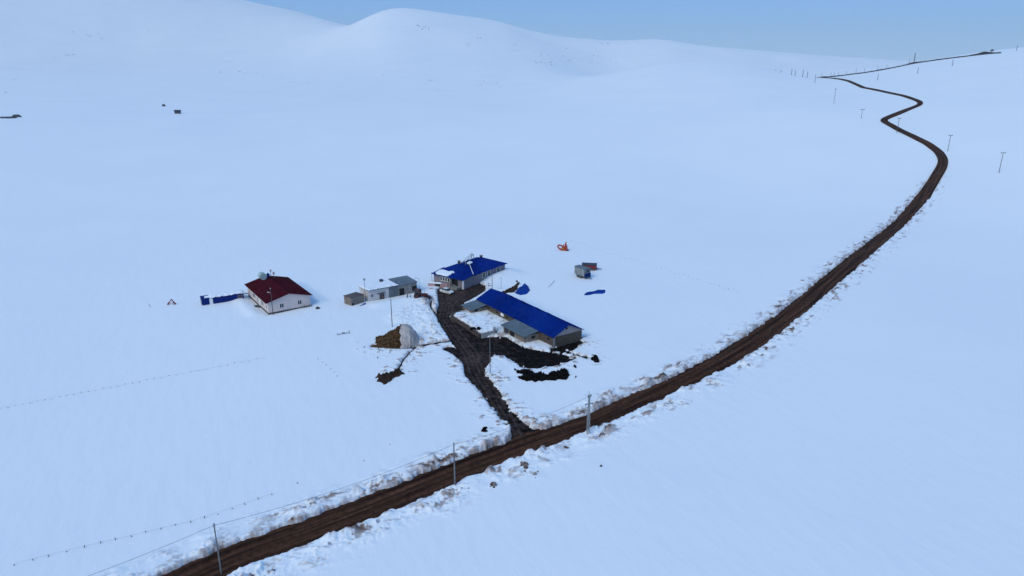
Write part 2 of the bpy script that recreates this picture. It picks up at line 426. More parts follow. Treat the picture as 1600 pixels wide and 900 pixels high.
def earth_mat(name, dark, light, uv=False, tone=False):
    """wet bare earth; on the road the streaks run along the wheel tracks"""
    m, n, l, b = new_mat(name)
    tc = n.new('ShaderNodeTexCoord'); mp = n.new('ShaderNodeMapping')
    l.new(tc.outputs['UV' if uv else 'Object'], mp.inputs['Vector'])
    mp.inputs['Scale'].default_value = (1.1, 0.03, 1) if uv else (0.7, 0.7, 0.7)
    nz = n.new('ShaderNodeTexNoise'); nz.inputs['Scale'].default_value = 1.0; nz.inputs['Detail'].default_value = 8; nz.inputs['Roughness'].default_value = 0.62
    l.new(mp.outputs['Vector'], nz.inputs['Vector'])
    rp = ramp(n, [(0.36, dark), (0.54, tuple(0.5 * (a + c) for a, c in zip(dark, light))), (0.70, light)])
    if tone:
        ta = n.new('ShaderNodeAttribute'); ta.attribute_name = 'tone'
        ad = n.new('ShaderNodeMath'); ad.operation = 'ADD'; l.new(nz.outputs['Fac'], ad.inputs[0]); l.new(ta.outputs['Fac'], ad.inputs[1])
        l.new(ad.outputs[0], rp.inputs['Fac'])
    else: l.new(nz.outputs['Fac'], rp.inputs['Fac'])
    n2 = n.new('ShaderNodeTexNoise'); n2.inputs['Scale'].default_value = 1.15; n2.inputs['Detail'].default_value = 10; n2.inputs['Distortion'].default_value = 0.6
    l.new(tc.outputs['Object'], n2.inputs['Vector'])
    r2 = ramp(n, [(0.3, (0.55,) * 3), (0.75, (1.3,) * 3)])
    l.new(n2.outputs['Fac'], r2.inputs['Fac'])
    mx = n.new('ShaderNodeMix'); mx.data_type = 'RGBA'; mx.blend_type = 'MULTIPLY'; mx.inputs[0].default_value = 1
    l.new(rp.outputs['Color'], mx.inputs[6]); l.new(r2.outputs['Color'], mx.inputs[7])
    l.new(mx.outputs[2], b.inputs['Base Color'])
    b.inputs['Roughness'].default_value = 0.9; b.inputs['Specular IOR Level'].default_value = 0.03
    bp = n.new('ShaderNodeBump'); bp.inputs['Strength'].default_value = 0.7; bp.inputs['Distance'].default_value = 0.12
    l.new(n2.outputs['Fac'], bp.inputs['Height']); l.new(bp.outputs['Normal'], b.inputs['Normal'])
    return m

M = dict(
    snow=snow_mat(),
    road=earth_mat('road_earth', (0.013, 0.0052, 0.0036), (0.135, 0.060, 0.033), uv=True),
    mud=earth_mat('yard_mud', (0.005, 0.003, 0.0027), (0.085, 0.055, 0.049), tone=True),
    manure=mat('manure', (0.0045, 0.003, 0.0025), 0.95, 0.6, 1.5, 0.8, 3, spec=0.02),
    dung=mat('dung_earth', (0.035, 0.018, 0.012), 0.9, 0.6, 1.2, 0.8, 3, spec=0.1),
    straw=mat('straw', (0.105, 0.055, 0.022), 0.95, 0.55, 1.6, 0.8, 9, spec=0.1, grime=((0.03, 0.018, 0.008), 0.85)),
    blue_roof=mat('blue_roof_sheet', (0.0, 0.016, 0.155), 0.8, 0.22, 0.16, spec=0.0, grime=((0.006, 0.034, 0.22), 0.5), wave=('X', 0.25)),
    blue_roof_y=mat('blue_roof_sheet_long', (0.0, 0.016, 0.155), 0.8, 0.22, 0.16, spec=0.0, grime=((0.006, 0.034, 0.22), 0.5), wave=('Y', 0.25)),
    red_roof=mat('red_roof_sheet', (0.060, 0.005, 0.011), 0.8, 0.25, 0.4, spec=0.0, grime=((0.035, 0.008, 0.010), 0.5), wave=('Y', 0.3)),
    pinkwall=mat('cream_render', (0.72, 0.58, 0.53), 0.85, 0.05, 0.5, grime=((0.5, 0.43, 0.42), 0.45)),
    plinth=mat('dark_plinth', (0.07, 0.07, 0.075), 0.9, 0.3, 1.5),
    bluewall=mat('lilac_grey_render', (0.215, 0.185, 0.21), 0.85, 0.09, 0.6, grime=((0.13, 0.11, 0.12), 0.6)),
    whitetrim=mat('white_trim', (0.80, 0.78, 0.76), 0.6, 0.05, 2),
    barnwall=mat('barn_stone', (0.085, 0.062, 0.05), 0.95, 0.38, 1.7, 0.7, 3.2, grime=((0.07, 0.055, 0.045), 0.8)),
    barngable=mat('barn_gable_render', (0.30, 0.265, 0.26), 0.9, 0.15, 0.9, grime=((0.2, 0.18, 0.17), 0.6)),
    olive=mat('olive_stone', (0.115, 0.10, 0.06), 0.95, 0.4, 1.5, 0.7, 3.0),
    tin=mat('grey_tin', (0.115, 0.145, 0.165), 0.55, 0.16, 0.7, spec=0.4, wave=('Y', 0.18), grime=((0.07, 0.075, 0.08), 0.7)),
    tinx=mat('grey_tin_sheet', (0.135, 0.165, 0.185), 0.55, 0.16, 0.7, spec=0.4, wave=('X', 0.18), grime=((0.07, 0.075, 0.08), 0.7)),
    plaster=mat('stained_plaster', (0.62, 0.57, 0.55), 0.9, 0.1, 0.8, grime=((0.28, 0.24, 0.22), 0.7)),
    stone=mat('grey_stone', (0.27, 0.25, 0.23), 0.95, 0.3, 1.6, 0.6, 3.0, grime=((0.12, 0.10, 0.09), 0.7)),
    tanstone=mat('tan_stone', (0.23, 0.185, 0.15), 0.95, 0.3, 1.3, 0.6, 3.0, grime=((0.12, 0.09, 0.07), 0.7)),
    pinkstone=mat('pink_wall_paint', (0.50, 0.30, 0.31), 0.9, 0.15, 1.2, grime=((0.3, 0.2, 0.2), 0.5)),
    glass=mat('window_glass', (0.018, 0.02, 0.026), 0.12, 0.2, 1.0, spec=0.6),
    dark=mat('dark_opening', (0.01, 0.009, 0.009), 0.9, 0.3, 1.0),
    door=mat('brown_door', (0.10, 0.075, 0.07), 0.7, 0.2, 2.0),
    metal=mat('galvanised_metal', (0.26, 0.28, 0.30), 0.5, 0.15, 1.0, spec=0.5),
    polegrey=mat('weathered_pole', (0.17, 0.165, 0.17), 0.85, 0.25, 1.5),
    polewood=mat('dark_wood_pole', (0.075, 0.062, 0.058), 0.9, 0.3, 1.5),
    wire=mat('wire', (0.08, 0.085, 0.10), 0.6, 0.1, 1.0),
    post=mat('fence_wood', (0.09, 0.075, 0.065), 0.9, 0.3, 3.0),
    tarpblue=mat('blue_tarp', (0.001, 0.034, 0.24), 0.6, 0.3, 0.9, 0.9, 2.2, spec=0.06),
    tarpgrey=mat('pale_plastic_sheet', (0.44, 0.39, 0.37), 0.6, 0.2, 0.8, 0.8, 2.0, spec=0.2, grime=((0.27, 0.23, 0.215), 0.8)),
    carpaint=mat('white_car_paint', (0.72, 0.72, 0.70), 0.3, 0.04, 1.0, spec=0.5, grime=((0.34, 0.31, 0.28), 0.6)),
    rubber=mat('black_rubber', (0.012, 0.012, 0.013), 0.85, 0.3, 3.0),
    rim=mat('dull_rim', (0.22, 0.2, 0.19), 0.5, 0.2, 2.0),
    lamp=mat('lamp_glass', (0.6, 0.6, 0.58), 0.2, 0.05, 2.0),
    maroon=mat('maroon_paint', (0.085, 0.016, 0.017), 0.6, 0.3, 1.5, grime=((0.03, 0.02, 0.02), 0.8)),
    redpaint=mat('red_trailer_paint', (0.20, 0.022, 0.024), 0.6, 0.2, 1.0, grime=((0.07, 0.03, 0.03), 0.7)),
    orange=mat('orange_paint', (0.42, 0.03, 0.010), 0.5, 0.22, 1.0, grime=((0.12, 0.03, 0.02), 0.6)),
    yellow=mat('yellow_paint', (0.42, 0.17, 0.02), 0.5, 0.2, 1.0),
    silver=mat('silver_sheet', (0.42, 0.43, 0.43), 0.45, 0.1, 0.9, spec=0.5, grime=((0.2, 0.2, 0.2), 0.5)),
    silver_shade=mat('silver_sheet_painted_shade', (0.06, 0.065, 0.07), 0.5, 0.15, 0.9),  # darkened silver, shade between the trailer ribs painted into the colour
    bluepaint=mat('blue_paint', (0.002, 0.018, 0.13), 0.6, 0.2, 1.0, spec=0.05),
    containerblue=mat('container_blue', (0.003, 0.021, 0.155), 0.6, 0.16, 0.8, spec=0.05, wave=('X', 0.3)),
    roofdark=mat('dark_sheet', (0.035, 0.04, 0.06), 0.6, 0.2, 1.0),
    tank=mat('pale_green_tank', (0.36, 0.44, 0.43), 0.5, 0.1, 1.0),
    clod=mat('frozen_clod', (0.135, 0.092, 0.078), 0.95, 0.5, 1.3, 0.8, 3, spec=0.05, grime=((0.55, 0.53, 0.54), 0.9)),
    rock=mat('dark_rock', (0.055, 0.05, 0.05), 0.95, 0.4, 0.3, 0.6, 0.7),
)

# ------------------------------------------------------------------ mesh building
class MB:
    def __init__(self): self.v = []; self.f = []
    def add(self, vs, fs):
        o = len(self.v)
        self.v += [tuple(float(c) for c in p) for p in vs]
        self.f += [tuple(o + i for i in q) for q in fs]
        return self
    def box(self, x0, x1, y0, y1, z0, z1):
        return self.add([(x0, y0, z0), (x1, y0, z0), (x1, y1, z0), (x0, y1, z0), (x0, y0, z1), (x1, y0, z1), (x1, y1, z1), (x0, y1, z1)],
                        [(0, 3, 2, 1), (4, 5, 6, 7), (0, 1, 5, 4), (1, 2, 6, 5), (2, 3, 7, 6), (3, 0, 4, 7)])
    def obox(self, c, ax, ay, az):
        c, ax, ay, az = (np.array(q, float) for q in (c, ax, ay, az))
        vs = [c + sx * ax + sy * ay + sz * az for sz in (-1, 1) for sx, sy in ((-1, -1), (1, -1), (1, 1), (-1, 1))]
        return self.add(vs, [(0, 3, 2, 1), (4, 5, 6, 7), (0, 1, 5, 4), (1, 2, 6, 5), (2, 3, 7, 6), (3, 0, 4, 7)])
    def prism(self, poly3, off):
        """polygon of 3-D points swept by a vector"""
        n = len(poly3); off = np.array(off, float)
        a = [np.array(p, float) for p in poly3]
        return self.add(a + [p + off for p in a], [tuple(range(n))[::-1], tuple(range(n, 2 * n))] +
                        [(i, (i + 1) % n, n + (i + 1) % n, n + i) for i in range(n)])
    def tube(self, p0, p1, r0, r1=None, n=8):
        p0 = np.array(p0, float); p1 = np.array(p1, float); r1 = r0 if r1 is None else r1
        d = p1 - p0; d /= np.linalg.norm(d) + 1e-12
        a = np.cross(d, (0, 0, 1.0)); 
        if np.linalg.norm(a) < 1e-4: a = np.array([1.0, 0, 0])
        a /= np.linalg.norm(a); b = np.cross(d, a)
        vs = [p0 + r0 * (math.cos(t) * a + math.sin(t) * b) for t in np.arange(n) * 2 * math.pi / n]
        vs += [p1 + r1 * (math.cos(t) * a + math.sin(t) * b) for t in np.arange(n) * 2 * math.pi / n]
        return self.add(vs, [tuple(range(n)), tuple(range(n, 2 * n))[::-1]] + [(i, n + i, n + (i + 1) % n, (i + 1) % n) for i in range(n)])
    def path(self, pts, r, n=6):
        for a, b in zip(pts[:-1], pts[1:]): self.tube(a, b, r, r, n)
        return self
    def ring(self, c, axis, r0, r1, w, n=18):
        """a tyre: flat ring of outer radius r0, inner r1 and width w with rounded shoulders"""
        axis = np.array(axis, float); axis /= np.linalg.norm(axis)
        a = np.cross(axis, (0, 0, 1.0)); a /= np.linalg.norm(a); b = np.cross(axis, a); c = np.array(c, float)
        prof = [(r1, -w / 2), (r0 * 0.93, -w / 2), (r0, -w / 4), (r0, w / 4), (r0 * 0.93, w / 2), (r1, w / 2)]
        k = len(prof); vs = []
        for i in range(n):
            t = 2 * math.pi * i / n
            vs += [c + pr * (math.cos(t) * a + math.sin(t) * b) + pw * axis for pr, pw in prof]
        return self.add(vs, [(i * k + j, i * k + (j + 1) % k, ((i + 1) % n) * k + (j + 1) % k, ((i + 1) % n) * k + j) for i in range(n) for j in range(k)])
    def build(self, name, m, parent=None, smooth=False, bevel=0):
        me = bpy.data.meshes.new(name)
        me.from_pydata(self.v, [], self.f); me.update()
        import bmesh
        bm = bmesh.new(); bm.from_mesh(me); bmesh.ops.recalc_face_normals(bm, faces=bm.faces)
        if bevel:
            bmesh.ops.bevel(bm, geom=[e for e in bm.edges], offset=bevel, segments=1, affect='EDGES')
        bm.to_mesh(me); bm.free()
        me.materials.append(M[m] if isinstance(m, str) else m)
        if smooth: me.polygons.foreach_set('use_smooth', [True] * len(me.polygons))
        o = bpy.data.objects.new(name, me); C.objects.link(o)
        if parent is not None: o.parent = parent
        return o

def tag(o, label, cat, group=None):
    o['label'] = label; o['category'] = cat
    if group: o['group'] = group
    return o
def thing(name, label, cat, loc, rz=0.0, group=None):
    o = bpy.data.objects.new(name, None); C.objects.link(o)
    o.empty_display_size = 0.5
    o.location = [float(v) for v in loc]; o.rotation_euler = (0, 0, rz)
    return tag(o, label, cat, group)
def grid_mesh(name, V, nx, ny, m, parent=None, mask=None, smooth=True, attrs=None, uv=None):
    """V: (ny*nx,3) array laid out row by row"""
    V = np.asarray(V, np.float32)
    i = np.arange(ny - 1)[:, None] * nx + np.arange(nx - 1)[None, :]
    F = np.stack([i, i + 1, i + nx + 1, i + nx], -1).reshape(-1, 4)
    if mask is not None:
        F = F[mask[F].any(1)]
        used = np.zeros(len(V), bool); used[F.ravel()] = True
        remap = np.cumsum(used) - 1
        F = remap[F]; V = V[used]
        if attrs: attrs = {k: a[used] for k, a in attrs.items()}
        if uv is not None: uv = uv[used]
    me = bpy.data.meshes.new(name)
    me.vertices.add(len(V)); me.vertices.foreach_set('co', V.ravel())
    me.loops.add(F.size); me.loops.foreach_set('vertex_index', F.ravel().astype(np.int32))
    me.polygons.add(len(F))
    me.polygons.foreach_set('loop_start', (np.arange(len(F)) * 4).astype(np.int32))
    if smooth: me.polygons.foreach_set('use_smooth', np.ones(len(F), bool))
    me.update(calc_edges=True)
    if attrs:
        for k, a in attrs.items():
            at_ = me.attributes.new(k, 'FLOAT', 'POINT'); at_.data.foreach_set('value', a.astype(np.float32))
    if uv is not None:
        lay = me.uv_layers.new(name='UVMap'); lay.data.foreach_set('uv', uv[F.ravel()].astype(np.float32).ravel())
    me.materials.append(M[m])
    o = bpy.data.objects.new(name, me); C.objects.link(o)
    if parent is not None: o.parent = parent
    return o
def structure(o): o['kind'] = 'structure'; return o

# ------------------------------------------------------------------ ground: one snow sheet to the horizon
azs = np.concatenate([np.arange(-180, -82, 3.0), np.arange(-82, -44, 0.2), np.arange(-44, 44.01, 0.078), np.arange(44.2, 56, 0.3), np.arange(57, 180.1, 3.0)])
azs[0] = -180; azs[-1] = 180
rs = [0.0, 8.0, 16, 24, 32, 38, 44, 50.0]
while rs[-1] < 6300:
    r_ = rs[-1]
    st = (r_ * r_ + 3600) / 60 / 691 * (0.62 if r_ < 300 else 0.8)
    rs.append(r_ + min(st, 55 if r_ < 5000 else 300))
rs = np.array(rs)
A_, R_ = np.meshgrid(np.radians(azs), rs)
X = (R_ * np.sin(A_)).ravel(); Y = (R_ * np.cos(A_)).ravel()
Z = base_z(X, Y)
rr = R_.ravel(); aa = np.abs(np.degrees(A_.ravel()))
D = np.zeros_like(X)
sel = (rr < 450) & (aa < 82)
hs, ds = snow_height(X[sel], Y[sel])
H = np.full_like(X, SNOW); H[sel] = hs; D[sel] = ds
H = np.where(rr >= 430, SNOW * 0 + SNOW, H)
ground = structure(grid_mesh('snow_ground', np.stack([X, Y, Z + H], 1), len(azs), len(rs), 'snow', attrs={'dirt': D}))

# ------------------------------------------------------------------ road
nc = 49
u = np.linspace(-1, 1, nc)
tx = np.gradient(RX); ty = np.gradient(RY); nn = np.hypot(tx, ty); tx /= nn; ty /= nn
rd = np.hypot(RX, RY)
lift = sstep(335, 400, rd)
ext = RW * (1 - 0.25 * sstep(420, 620, rd)) + 1.3 * (1 - lift)                      # the bed runs on under the snow banks; far away it lies open
U, I = np.meshgrid(u, np.arange(len(RX)))
rx = RX[I] - ty[I] * U * ext[I]; ry = RY[I] + tx[I] * U * ext[I]
off = U * ext[I]
wob = 0.55 * fbm(RS[I] / 38.0, RS[I] * 0 + 2.5, 2, 73); wob2 = 0.5 * fbm(RS[I] / 23.0, RS[I] * 0 + 8.5, 2, 74)
prof = 0.06 - 0.10 * np.exp(-((np.abs(off + wob) - 0.95) / 0.28) ** 2) - 0.06 * np.exp(-((np.abs(off - 0.8 + wob2) - 0.9) / 0.2) ** 2) - 0.03 * np.abs(off) / 3 + 0.035 * fbm(rx / 1.3, ry / 1.3, 3, 71)
rz = base_z(rx.ravel(), ry.ravel()).reshape(rx.shape) + prof + lift[I] * 0.75 - 0.9 * lift[I] * (np.abs(U) > 0.97)
road = structure(grid_mesh('road', np.stack([rx, ry, rz], -1).reshape(-1, 3), nc, len(RX), 'road',
                           uv=np.stack([off + 0.6 * wob, RS[I]], -1).reshape(-1, 2)))
# dark cut bank of bare earth climbing the far ridge
EB = [(1282, 121.5), (1310, 119.6), (1330, 117), (1350, 114.6), (1375, 110.5), (1400, 105.8), (1415, 102.6), (1428, 100), (1450, 96.6), (1480, 92.4), (1510, 88.8), (1530, 86.4),
      (1545, 84.8), (1564, 83.6)]
eb = resample(np.array([at(*p)[:2] for p in EB]), 240)
w_ = 1.1 + 0.5 * np.abs(fbm(np.arange(240) / 13.0, np.zeros(240), 3, 4)) + 1.6 * np.exp(-((np.arange(240) - 215) / 9.0) ** 2) + 0.9 * np.exp(-((np.arange(240) - 128) / 8.0) ** 2)
V = []
for k in range(240):
    t_ = eb[min(k + 1, 239)] - eb[max(k - 1, 0)]; t_ = t_ / np.hypot(*t_); n_ = np.array([-t_[1], t_[0]])
    g = eb[k] / np.hypot(*eb[k])
    for q, (o_, hh) in enumerate(((-1.6, -0.4), (-0.8, 0.55), (0.6, 1.0), (1.8, -0.4))):
        p = eb[k] + g * o_ * 1.4; V.append((p[0], p[1], gz(*p) + SNOW + hh * w_[k] * (1 if hh > 0 else 1)))
M['bankearth'] = mat('bank_earth', (0.035, 0.028, 0.028), 0.9, 0.4, 0.05)
structure(grid_mesh('earth_bank', np.array(V), 4, 240, 'bankearth'))

# ------------------------------------------------------------------ yard mud
gx = np.arange(-34, 26, 0.24); gy = np.arange(98, 204, 0.24)
GX, GY = np.meshgrid(gx, gy); gx_, gy_ = GX.ravel(), GY.ravel()
ms = mud_sd(gx_, gy_)
rut = 0.0
for P, w in ((poly([(806, 690), (790, 655), (770, 622), (745, 580), (736, 552), (712, 522), (695, 497), (700, 475), (718, 458)]), 1),):
    dl = line_d(gx_, gy_, P)
    rut = rut - 0.13 * np.exp(-((dl - 0.95) / 0.26) ** 2) + 0.07 * np.exp(-((dl - 0.5) / 0.2) ** 2) + 0.08 * np.exp(-((dl - 1.45) / 0.22) ** 2)
gzv = 0.0 + 0.06 * fbm(gx_ / 1.9, gy_ / 1.9, 2, 61) + 0.05 * fbm(gx_ / 5, gy_ / 5, 2, 62) + rut
dl = line_d(gx_, gy_, poly([(806, 690), (790, 655), (770, 622), (745, 580), (736, 552), (712, 522), (695, 497), (700, 475), (718, 458)]))
worn = at(742, 561, 0.1)[:2]
tone = (0.17 * np.exp(-((dl - 1.45) / 0.22) ** 2) + 0.15 * np.exp(-((dl - 0.45) / 0.2) ** 2) + 0.03 * np.exp(-(dl / 2.5) ** 2) - 0.07
        - 0.10 * sstep(-4, 4, gx_)
        + 0.16 * np.exp(-(np.hypot(gx_ - worn[0], gy_ - worn[1]) / 3.2) ** 2) + 0.10 * sstep(165, 176, gy_))
junc = at(806, 688, 0.1)[:2]
tone = tone + 0.12 * np.exp(-(np.hypot(gx_ - junc[0], gy_ - junc[1]) / 6.0) ** 2)
gzv = gzv - 0.25 * sstep(0.8, -0.4, road_dist(gx_, gy_)[0])
structure(grid_mesh('farmyard', np.stack([gx_, gy_, gzv], 1), len(gx), len(gy), 'mud', mask=(ms < 1.6), attrs={'tone': tone}))

# ------------------------------------------------------------------ buildings
def window(T, p, ex, w, h, nrm, name='window', frame='whitetrim', pane='glass', bars=1, t=0.09):
    """frame with a pane as its sub-part; p is the lower left corner on the wall"""
    p = np.array(p, float); ex = np.array(ex, float); nrm = np.array(nrm, float); ez = np.array([0, 0, 1.0])
    f = MB(); c = p + ex * w / 2 + ez * h / 2
    for s in (-1, 1):
        f.obox(c + ex * s * (w / 2 - t / 2) + nrm * 0.04, ex * t / 2, nrm * 0.05, ez * h / 2)
        f.obox(c + ez * s * (h / 2 - t / 2) + nrm * 0.035, ex * (w / 2 - t), nrm * 0.05, ez * t / 2)
    for k in range(bars):
        f.obox(c + ex * w * ((k + 1) / (bars + 1) - 0.5) + nrm * 0.03, ex * t * 0.4, nrm * 0.05, ez * (h / 2 - t))
    o = f.build(name, frame, T)
    MB().obox(c + nrm * 0.012, ex * (w / 2 - 0.02), nrm * 0.03, ez * (h / 2 - 0.02)).build('pane', pane, o)
    return o
def gable_walls(W, L, he, hr, z0=-0.5, xr=None):
    xr = W / 2 if xr is None else xr
    return MB().prism([(0, 0, z0), (W, 0, z0), (W, 0, he), (xr, 0, hr), (0, 0, he)], (0, L, 0))
def gable_roof(W, L, he, hr, ov=0.45, th=0.14, xr=None):
    xr = W / 2 if xr is None else xr
    s0 = (hr - he) / xr; s1 = (hr - he) / (W - xr); a, b = -ov, W + ov
    m = MB()
    pr = [(a, -ov, he - s0 * ov + 0.02), (xr, -ov, hr + 0.02), (b, -ov, he - s1 * ov + 0.02), (b, -ov, he - s1 * ov + 0.02 + th), (xr, -ov, hr + 0.02 + th), (a, -ov, he - s0 * ov + 0.02 + th)]
    return m.prism(pr, (0, L + 2 * ov, 0))

# red-roofed house
T = thing('house', 'cream house with a dark red gable roof standing alone in the snow', 'house', (*RED_O, 0), RED_A)
W, L, he, hr = RED_W, RED_L, 3.3, 4.75
gable_walls(W, L, he, hr).build('wall', 'pinkwall', T)
rf = gable_roof(W, L, he, hr, 0.6).build('roof', 'red_roof', T)
MB().box(-0.03, W + 0.03, -0.03, L + 0.03, -0.4, 0.42).build('plinth', 'plinth', T)
for x0 in (2.9, 7.6): window(T, (x0, 0, 1.15), (1, 0, 0), 1.15, 1.25, (0, -1, 0))
for y0, w_, h_ in ((0.8, 1.0, 1.2), (3.9, 2.0, 1.3), (11.3, 2.6, 1.3), (16.4, 1.0, 1.2)):
    window(T, (0, y0 + w_, 1.15), (0, -1, 0), w_, h_, (-1, 0, 0), bars=1 if w_ < 1.5 else 2)
dr = MB().box(-0.08, 0.02, 7.2, 8.4, 0.2, 2.4).build('door', 'whitetrim', T)
window(T, (-0.06, 9.6, 0.9), (0, -1, 0), 0.9, 1.4, (-1, 0, 0), bars=0)
hs_ = MB().tube((2.6, 16.9, 4.9), (4.3, 17.6, 5.0), 0.05)
wh = MB().tube((3.9, 16.3, 5.55), (3.9, 18.2, 5.55), 0.95, n=20).build('water_tank', 'tank', rf, smooth=False)
MB().prism([(4.8, 16.3, 4.75), (4.8, 18.2, 4.75), (5.75, 18.2, 5.9), (5.75, 16.3, 5.9)], (-0.12, 0, 0.1)).build('solar_panel', 'bluepaint', rf)
q = MB(); q.tube((6.3, 17.6, 4.5), (6.3, 17.6, 6.6), 0.07); q.tube((6.9, 16.9, 4.5), (6.9, 16.9, 5.9), 0.07)
q.tube((6.3, 17.6, 6.6), (6.5, 17.3, 6.75), 0.35, 0.1, 12); q.tube((6.9, 16.9, 5.9), (7.1, 16.6, 6.0), 0.45, 0.1, 12)
q.build('dish_aerial', 'pinkstone', rf)
for yy in (8.0, 9.6): MB().tube((3.4, yy, 4.1), (3.4, yy, 4.55), 0.10).build('roof_vent', 'red_roof', rf)
s_ = MB(); s_.box(-1.5, -0.05, 7.0, 8.6, -0.2, 0.35); s_.build('doorstep', 'plinth', T)

# blue container half buried beside it
O, A, Ln = frame((316, 477), (377, 468), 0.3)
T = thing('container', 'long low dark blue container buried in snow left of the red-roofed house', 'container', (*O, 0), A)
Ln = 10.6; Dp = 2.6; hh = 2.0
MB().box(0, Ln, 0, Dp, -0.3, hh).build('body', 'containerblue', T)
MB().box(-0.12, Ln + 0.1, -0.12, Dp + 0.1, hh, hh + 0.12).build('roof', 'bluepaint', T)
e = MB().box(-0.07, -0.005, 0.12, Dp - 0.12, 0.1, hh - 0.12).build('end_panel', 'silver', T)
MB().box(-0.10, -0.075, 0.9, 1.7, 0.1, 1.7).build('end_door', 'dark', e)
MB().box(1.9, 2.75, -0.07, -0.005, 0.1, hh - 0.1).build('door', 'whitetrim', T)
window(T, (Ln - 1.5, 0, 0.85), (1, 0, 0), 1.1, 0.8, (0, -1, 0), frame='pinkstone', bars=0)
def snow_cap(parent, x0, x1, y0, y1, z, th=0.3, seed=0, name='roof_snow', jag=0.25, slope=lambda x, y: 0.0):
    nx, ny = 44, 24
    gx, gy = np.meshgrid(np.linspace(x0, x1, nx), np.linspace(y0, y1, ny))
    ux = (gx - x0) / (x1 - x0); uy = (gy - y0) / (y1 - y0)
    ed = np.minimum(np.minimum(ux, 1 - ux) * (x1 - x0), np.minimum(uy, 1 - uy) * (y1 - y0))
    ed = ed + jag * fbm(gx / 1.1 + seed, gy / 1.1, 3, 80 + seed) * 1.4
    hh = th * sstep(-0.05, 0.5, ed) * (1 + 0.25 * fbm(gx / 2 + seed, gy / 2, 2, 90)) - 0.06
    zz = z + hh + slope(gx, gy)
    return grid_mesh(name, np.stack([gx, gy, zz], -1).reshape(-1, 3), nx, ny, 'snow', parent, mask=(hh.ravel() > -0.05))
snow_cap(T, 2.0, Ln + 0.3, -0.3, Dp + 0.4, hh + 0.12, 0.42, 3)
snow_cap(T, 0.7, 3.3, 0.1, 1.4, hh + 0.12, 0.4, 5, jag=0.1)

# blue-roofed house with porch
T = thing('house', 'lilac-grey house with a blue hip roof and a porch at the muddy drive', 'house', (*BLU_O, 0), BLU_A)
L, W = BLU_L, BLU_W
he = 3.3; pe_ = 3.0                                          # eaves; the porch strip is x 0..4.4 along the west end
PX = 4.3
MB().box(PX, L, 0, W, -0.5, he).build('wall', 'bluewall', T)
pz = MB()
pz.box(0, 0.25, 0, 2.0, -0.5, 2.95); pz.box(0.25, PX, 0, 0.25, -0.5, 2.95)
pz.box(0, 0.25, 4.4, W, -0.5, 1.15); pz.box(0, 0.25, 4.4, 4.9, 1.15, 2.95); pz.box(0, 0.25, W - 2.4, W, 1.15, 2.95)
pz.box(0.25, PX, W - 0.25, W, -0.5, 2.95); pz.box(0, 0.25, 4.9, W - 2.4, 2.55, 2.95); pz.box(0, 0.25, 2.0, 4.4, 2.55, 2.95)
pz.build('porch_wall', 'bluewall', T)
MB().box(-0.06, 0.34, -0.06, 0.30, -0.4, 2.95).build('corner_trim', 'whitetrim', T)
ov = 0.55
x0, x1, y0, y1 = PX - 0.1, L + ov, -ov, W + ov
xa, xb, ym = x0 + 4.6, x1 - 4.9, W / 2
hr = 5.35
r = MB()
r.add([(x0, y0, he), (x1, y0, he), (x1, y1, he), (x0, y1, he), (xa, ym, hr), (xb, ym, hr)],
      [(0, 1, 5, 4), (1, 2, 5), (2, 3, 4, 5), (3, 0, 4), (3, 2, 1, 0)])
r.box(x0, x1, y0, y1, he - 0.14, he - 0.003)
rf = r.build('roof', 'blue_roof', T)
p = MB()
p.prism([(-0.6, -0.5, 2.98), (PX + 0.6, -0.5, 3.62), (PX + 0.6, -0.5, 3.46), (-0.6, -0.5, 2.86)], (0, W + 1.0, 0))
pr_ = p.build('porch_roof', 'blue_roof_y', T)
snow_cap(pr_, -0.45, 3.0, 5.6, 11.0, 3.05, 0.34, 9, jag=0.5, slope=lambda x, y: 0.145 * (x + 0.6) - 0.06)
q = MB(); q.tube((xa - 0.3, ym - 1.0, hr - 0.35), (PX + 0.1, y0 + 0.3, he + 0.2), 0.085); q.build('hip_flashing', 'whitetrim', rf)
for cx, cy, ch in ((xa - 1.2, ym + 2.2, 0.3), (xb + 0.3, ym + 0.5, 0.45)):
    c_ = MB().box(cx - 0.3, cx + 0.3, cy - 0.3, cy + 0.3, hr - 1.2, hr + ch - 0.1).build('chimney', 'roofdark', rf)
    MB().box(cx - 0.4, cx + 0.4, cy - 0.4, cy + 0.4, hr + ch - 0.097, hr + ch + 0.02).build('chimney_cap', 'stone', c_)
q = MB(); a_ = (xa - 1.2, ym - 0.3, hr + 0.4); b_ = (xa + 3.2, ym + 0.2, hr + 1.7)
q.tube(a_, b_, 0.11); q.tube((xa - 1.2, ym + 0.6, hr + 0.35), (xa + 3.2, ym + 1.0, hr + 1.7), 0.08); q.tube((b_[0], b_[1], hr + 0.05), b_, 0.09)
q.tube((b_[0], b_[1] + 0.8, hr), (b_[0], b_[1] + 0.8, hr + 1.7), 0.09); q.tube(b_, (b_[0], b_[1] + 0.8, hr + 1.7), 0.09); q.tube((a_[0], a_[1], hr - 0.6), a_, 0.09)
q.tube((a_[0] - 1.6, a_[1] + 0.9, hr + 0.1), a_, 0.09)
q.build('solar_heater_frame', 'metal', rf)
MB().prism([(xa - 1.0, ym - 1.7, hr - 0.30), (xa + 0.4, ym - 1.7, hr - 0.05), (xa + 0.4, ym - 0.6, hr + 0.05), (xa - 1.0, ym - 0.6, hr - 0.2)], (0, 0, 0.28)).build('collector_tray', 'whitetrim', rf)
for wx, ww in ((8.7, 1.6), (11.3, 1.5), (15.8, 1.7)): window(T, (wx, 0, 1.2), (1, 0, 0), ww, 1.8, (0, -1, 0), t=0.11, bars=0)
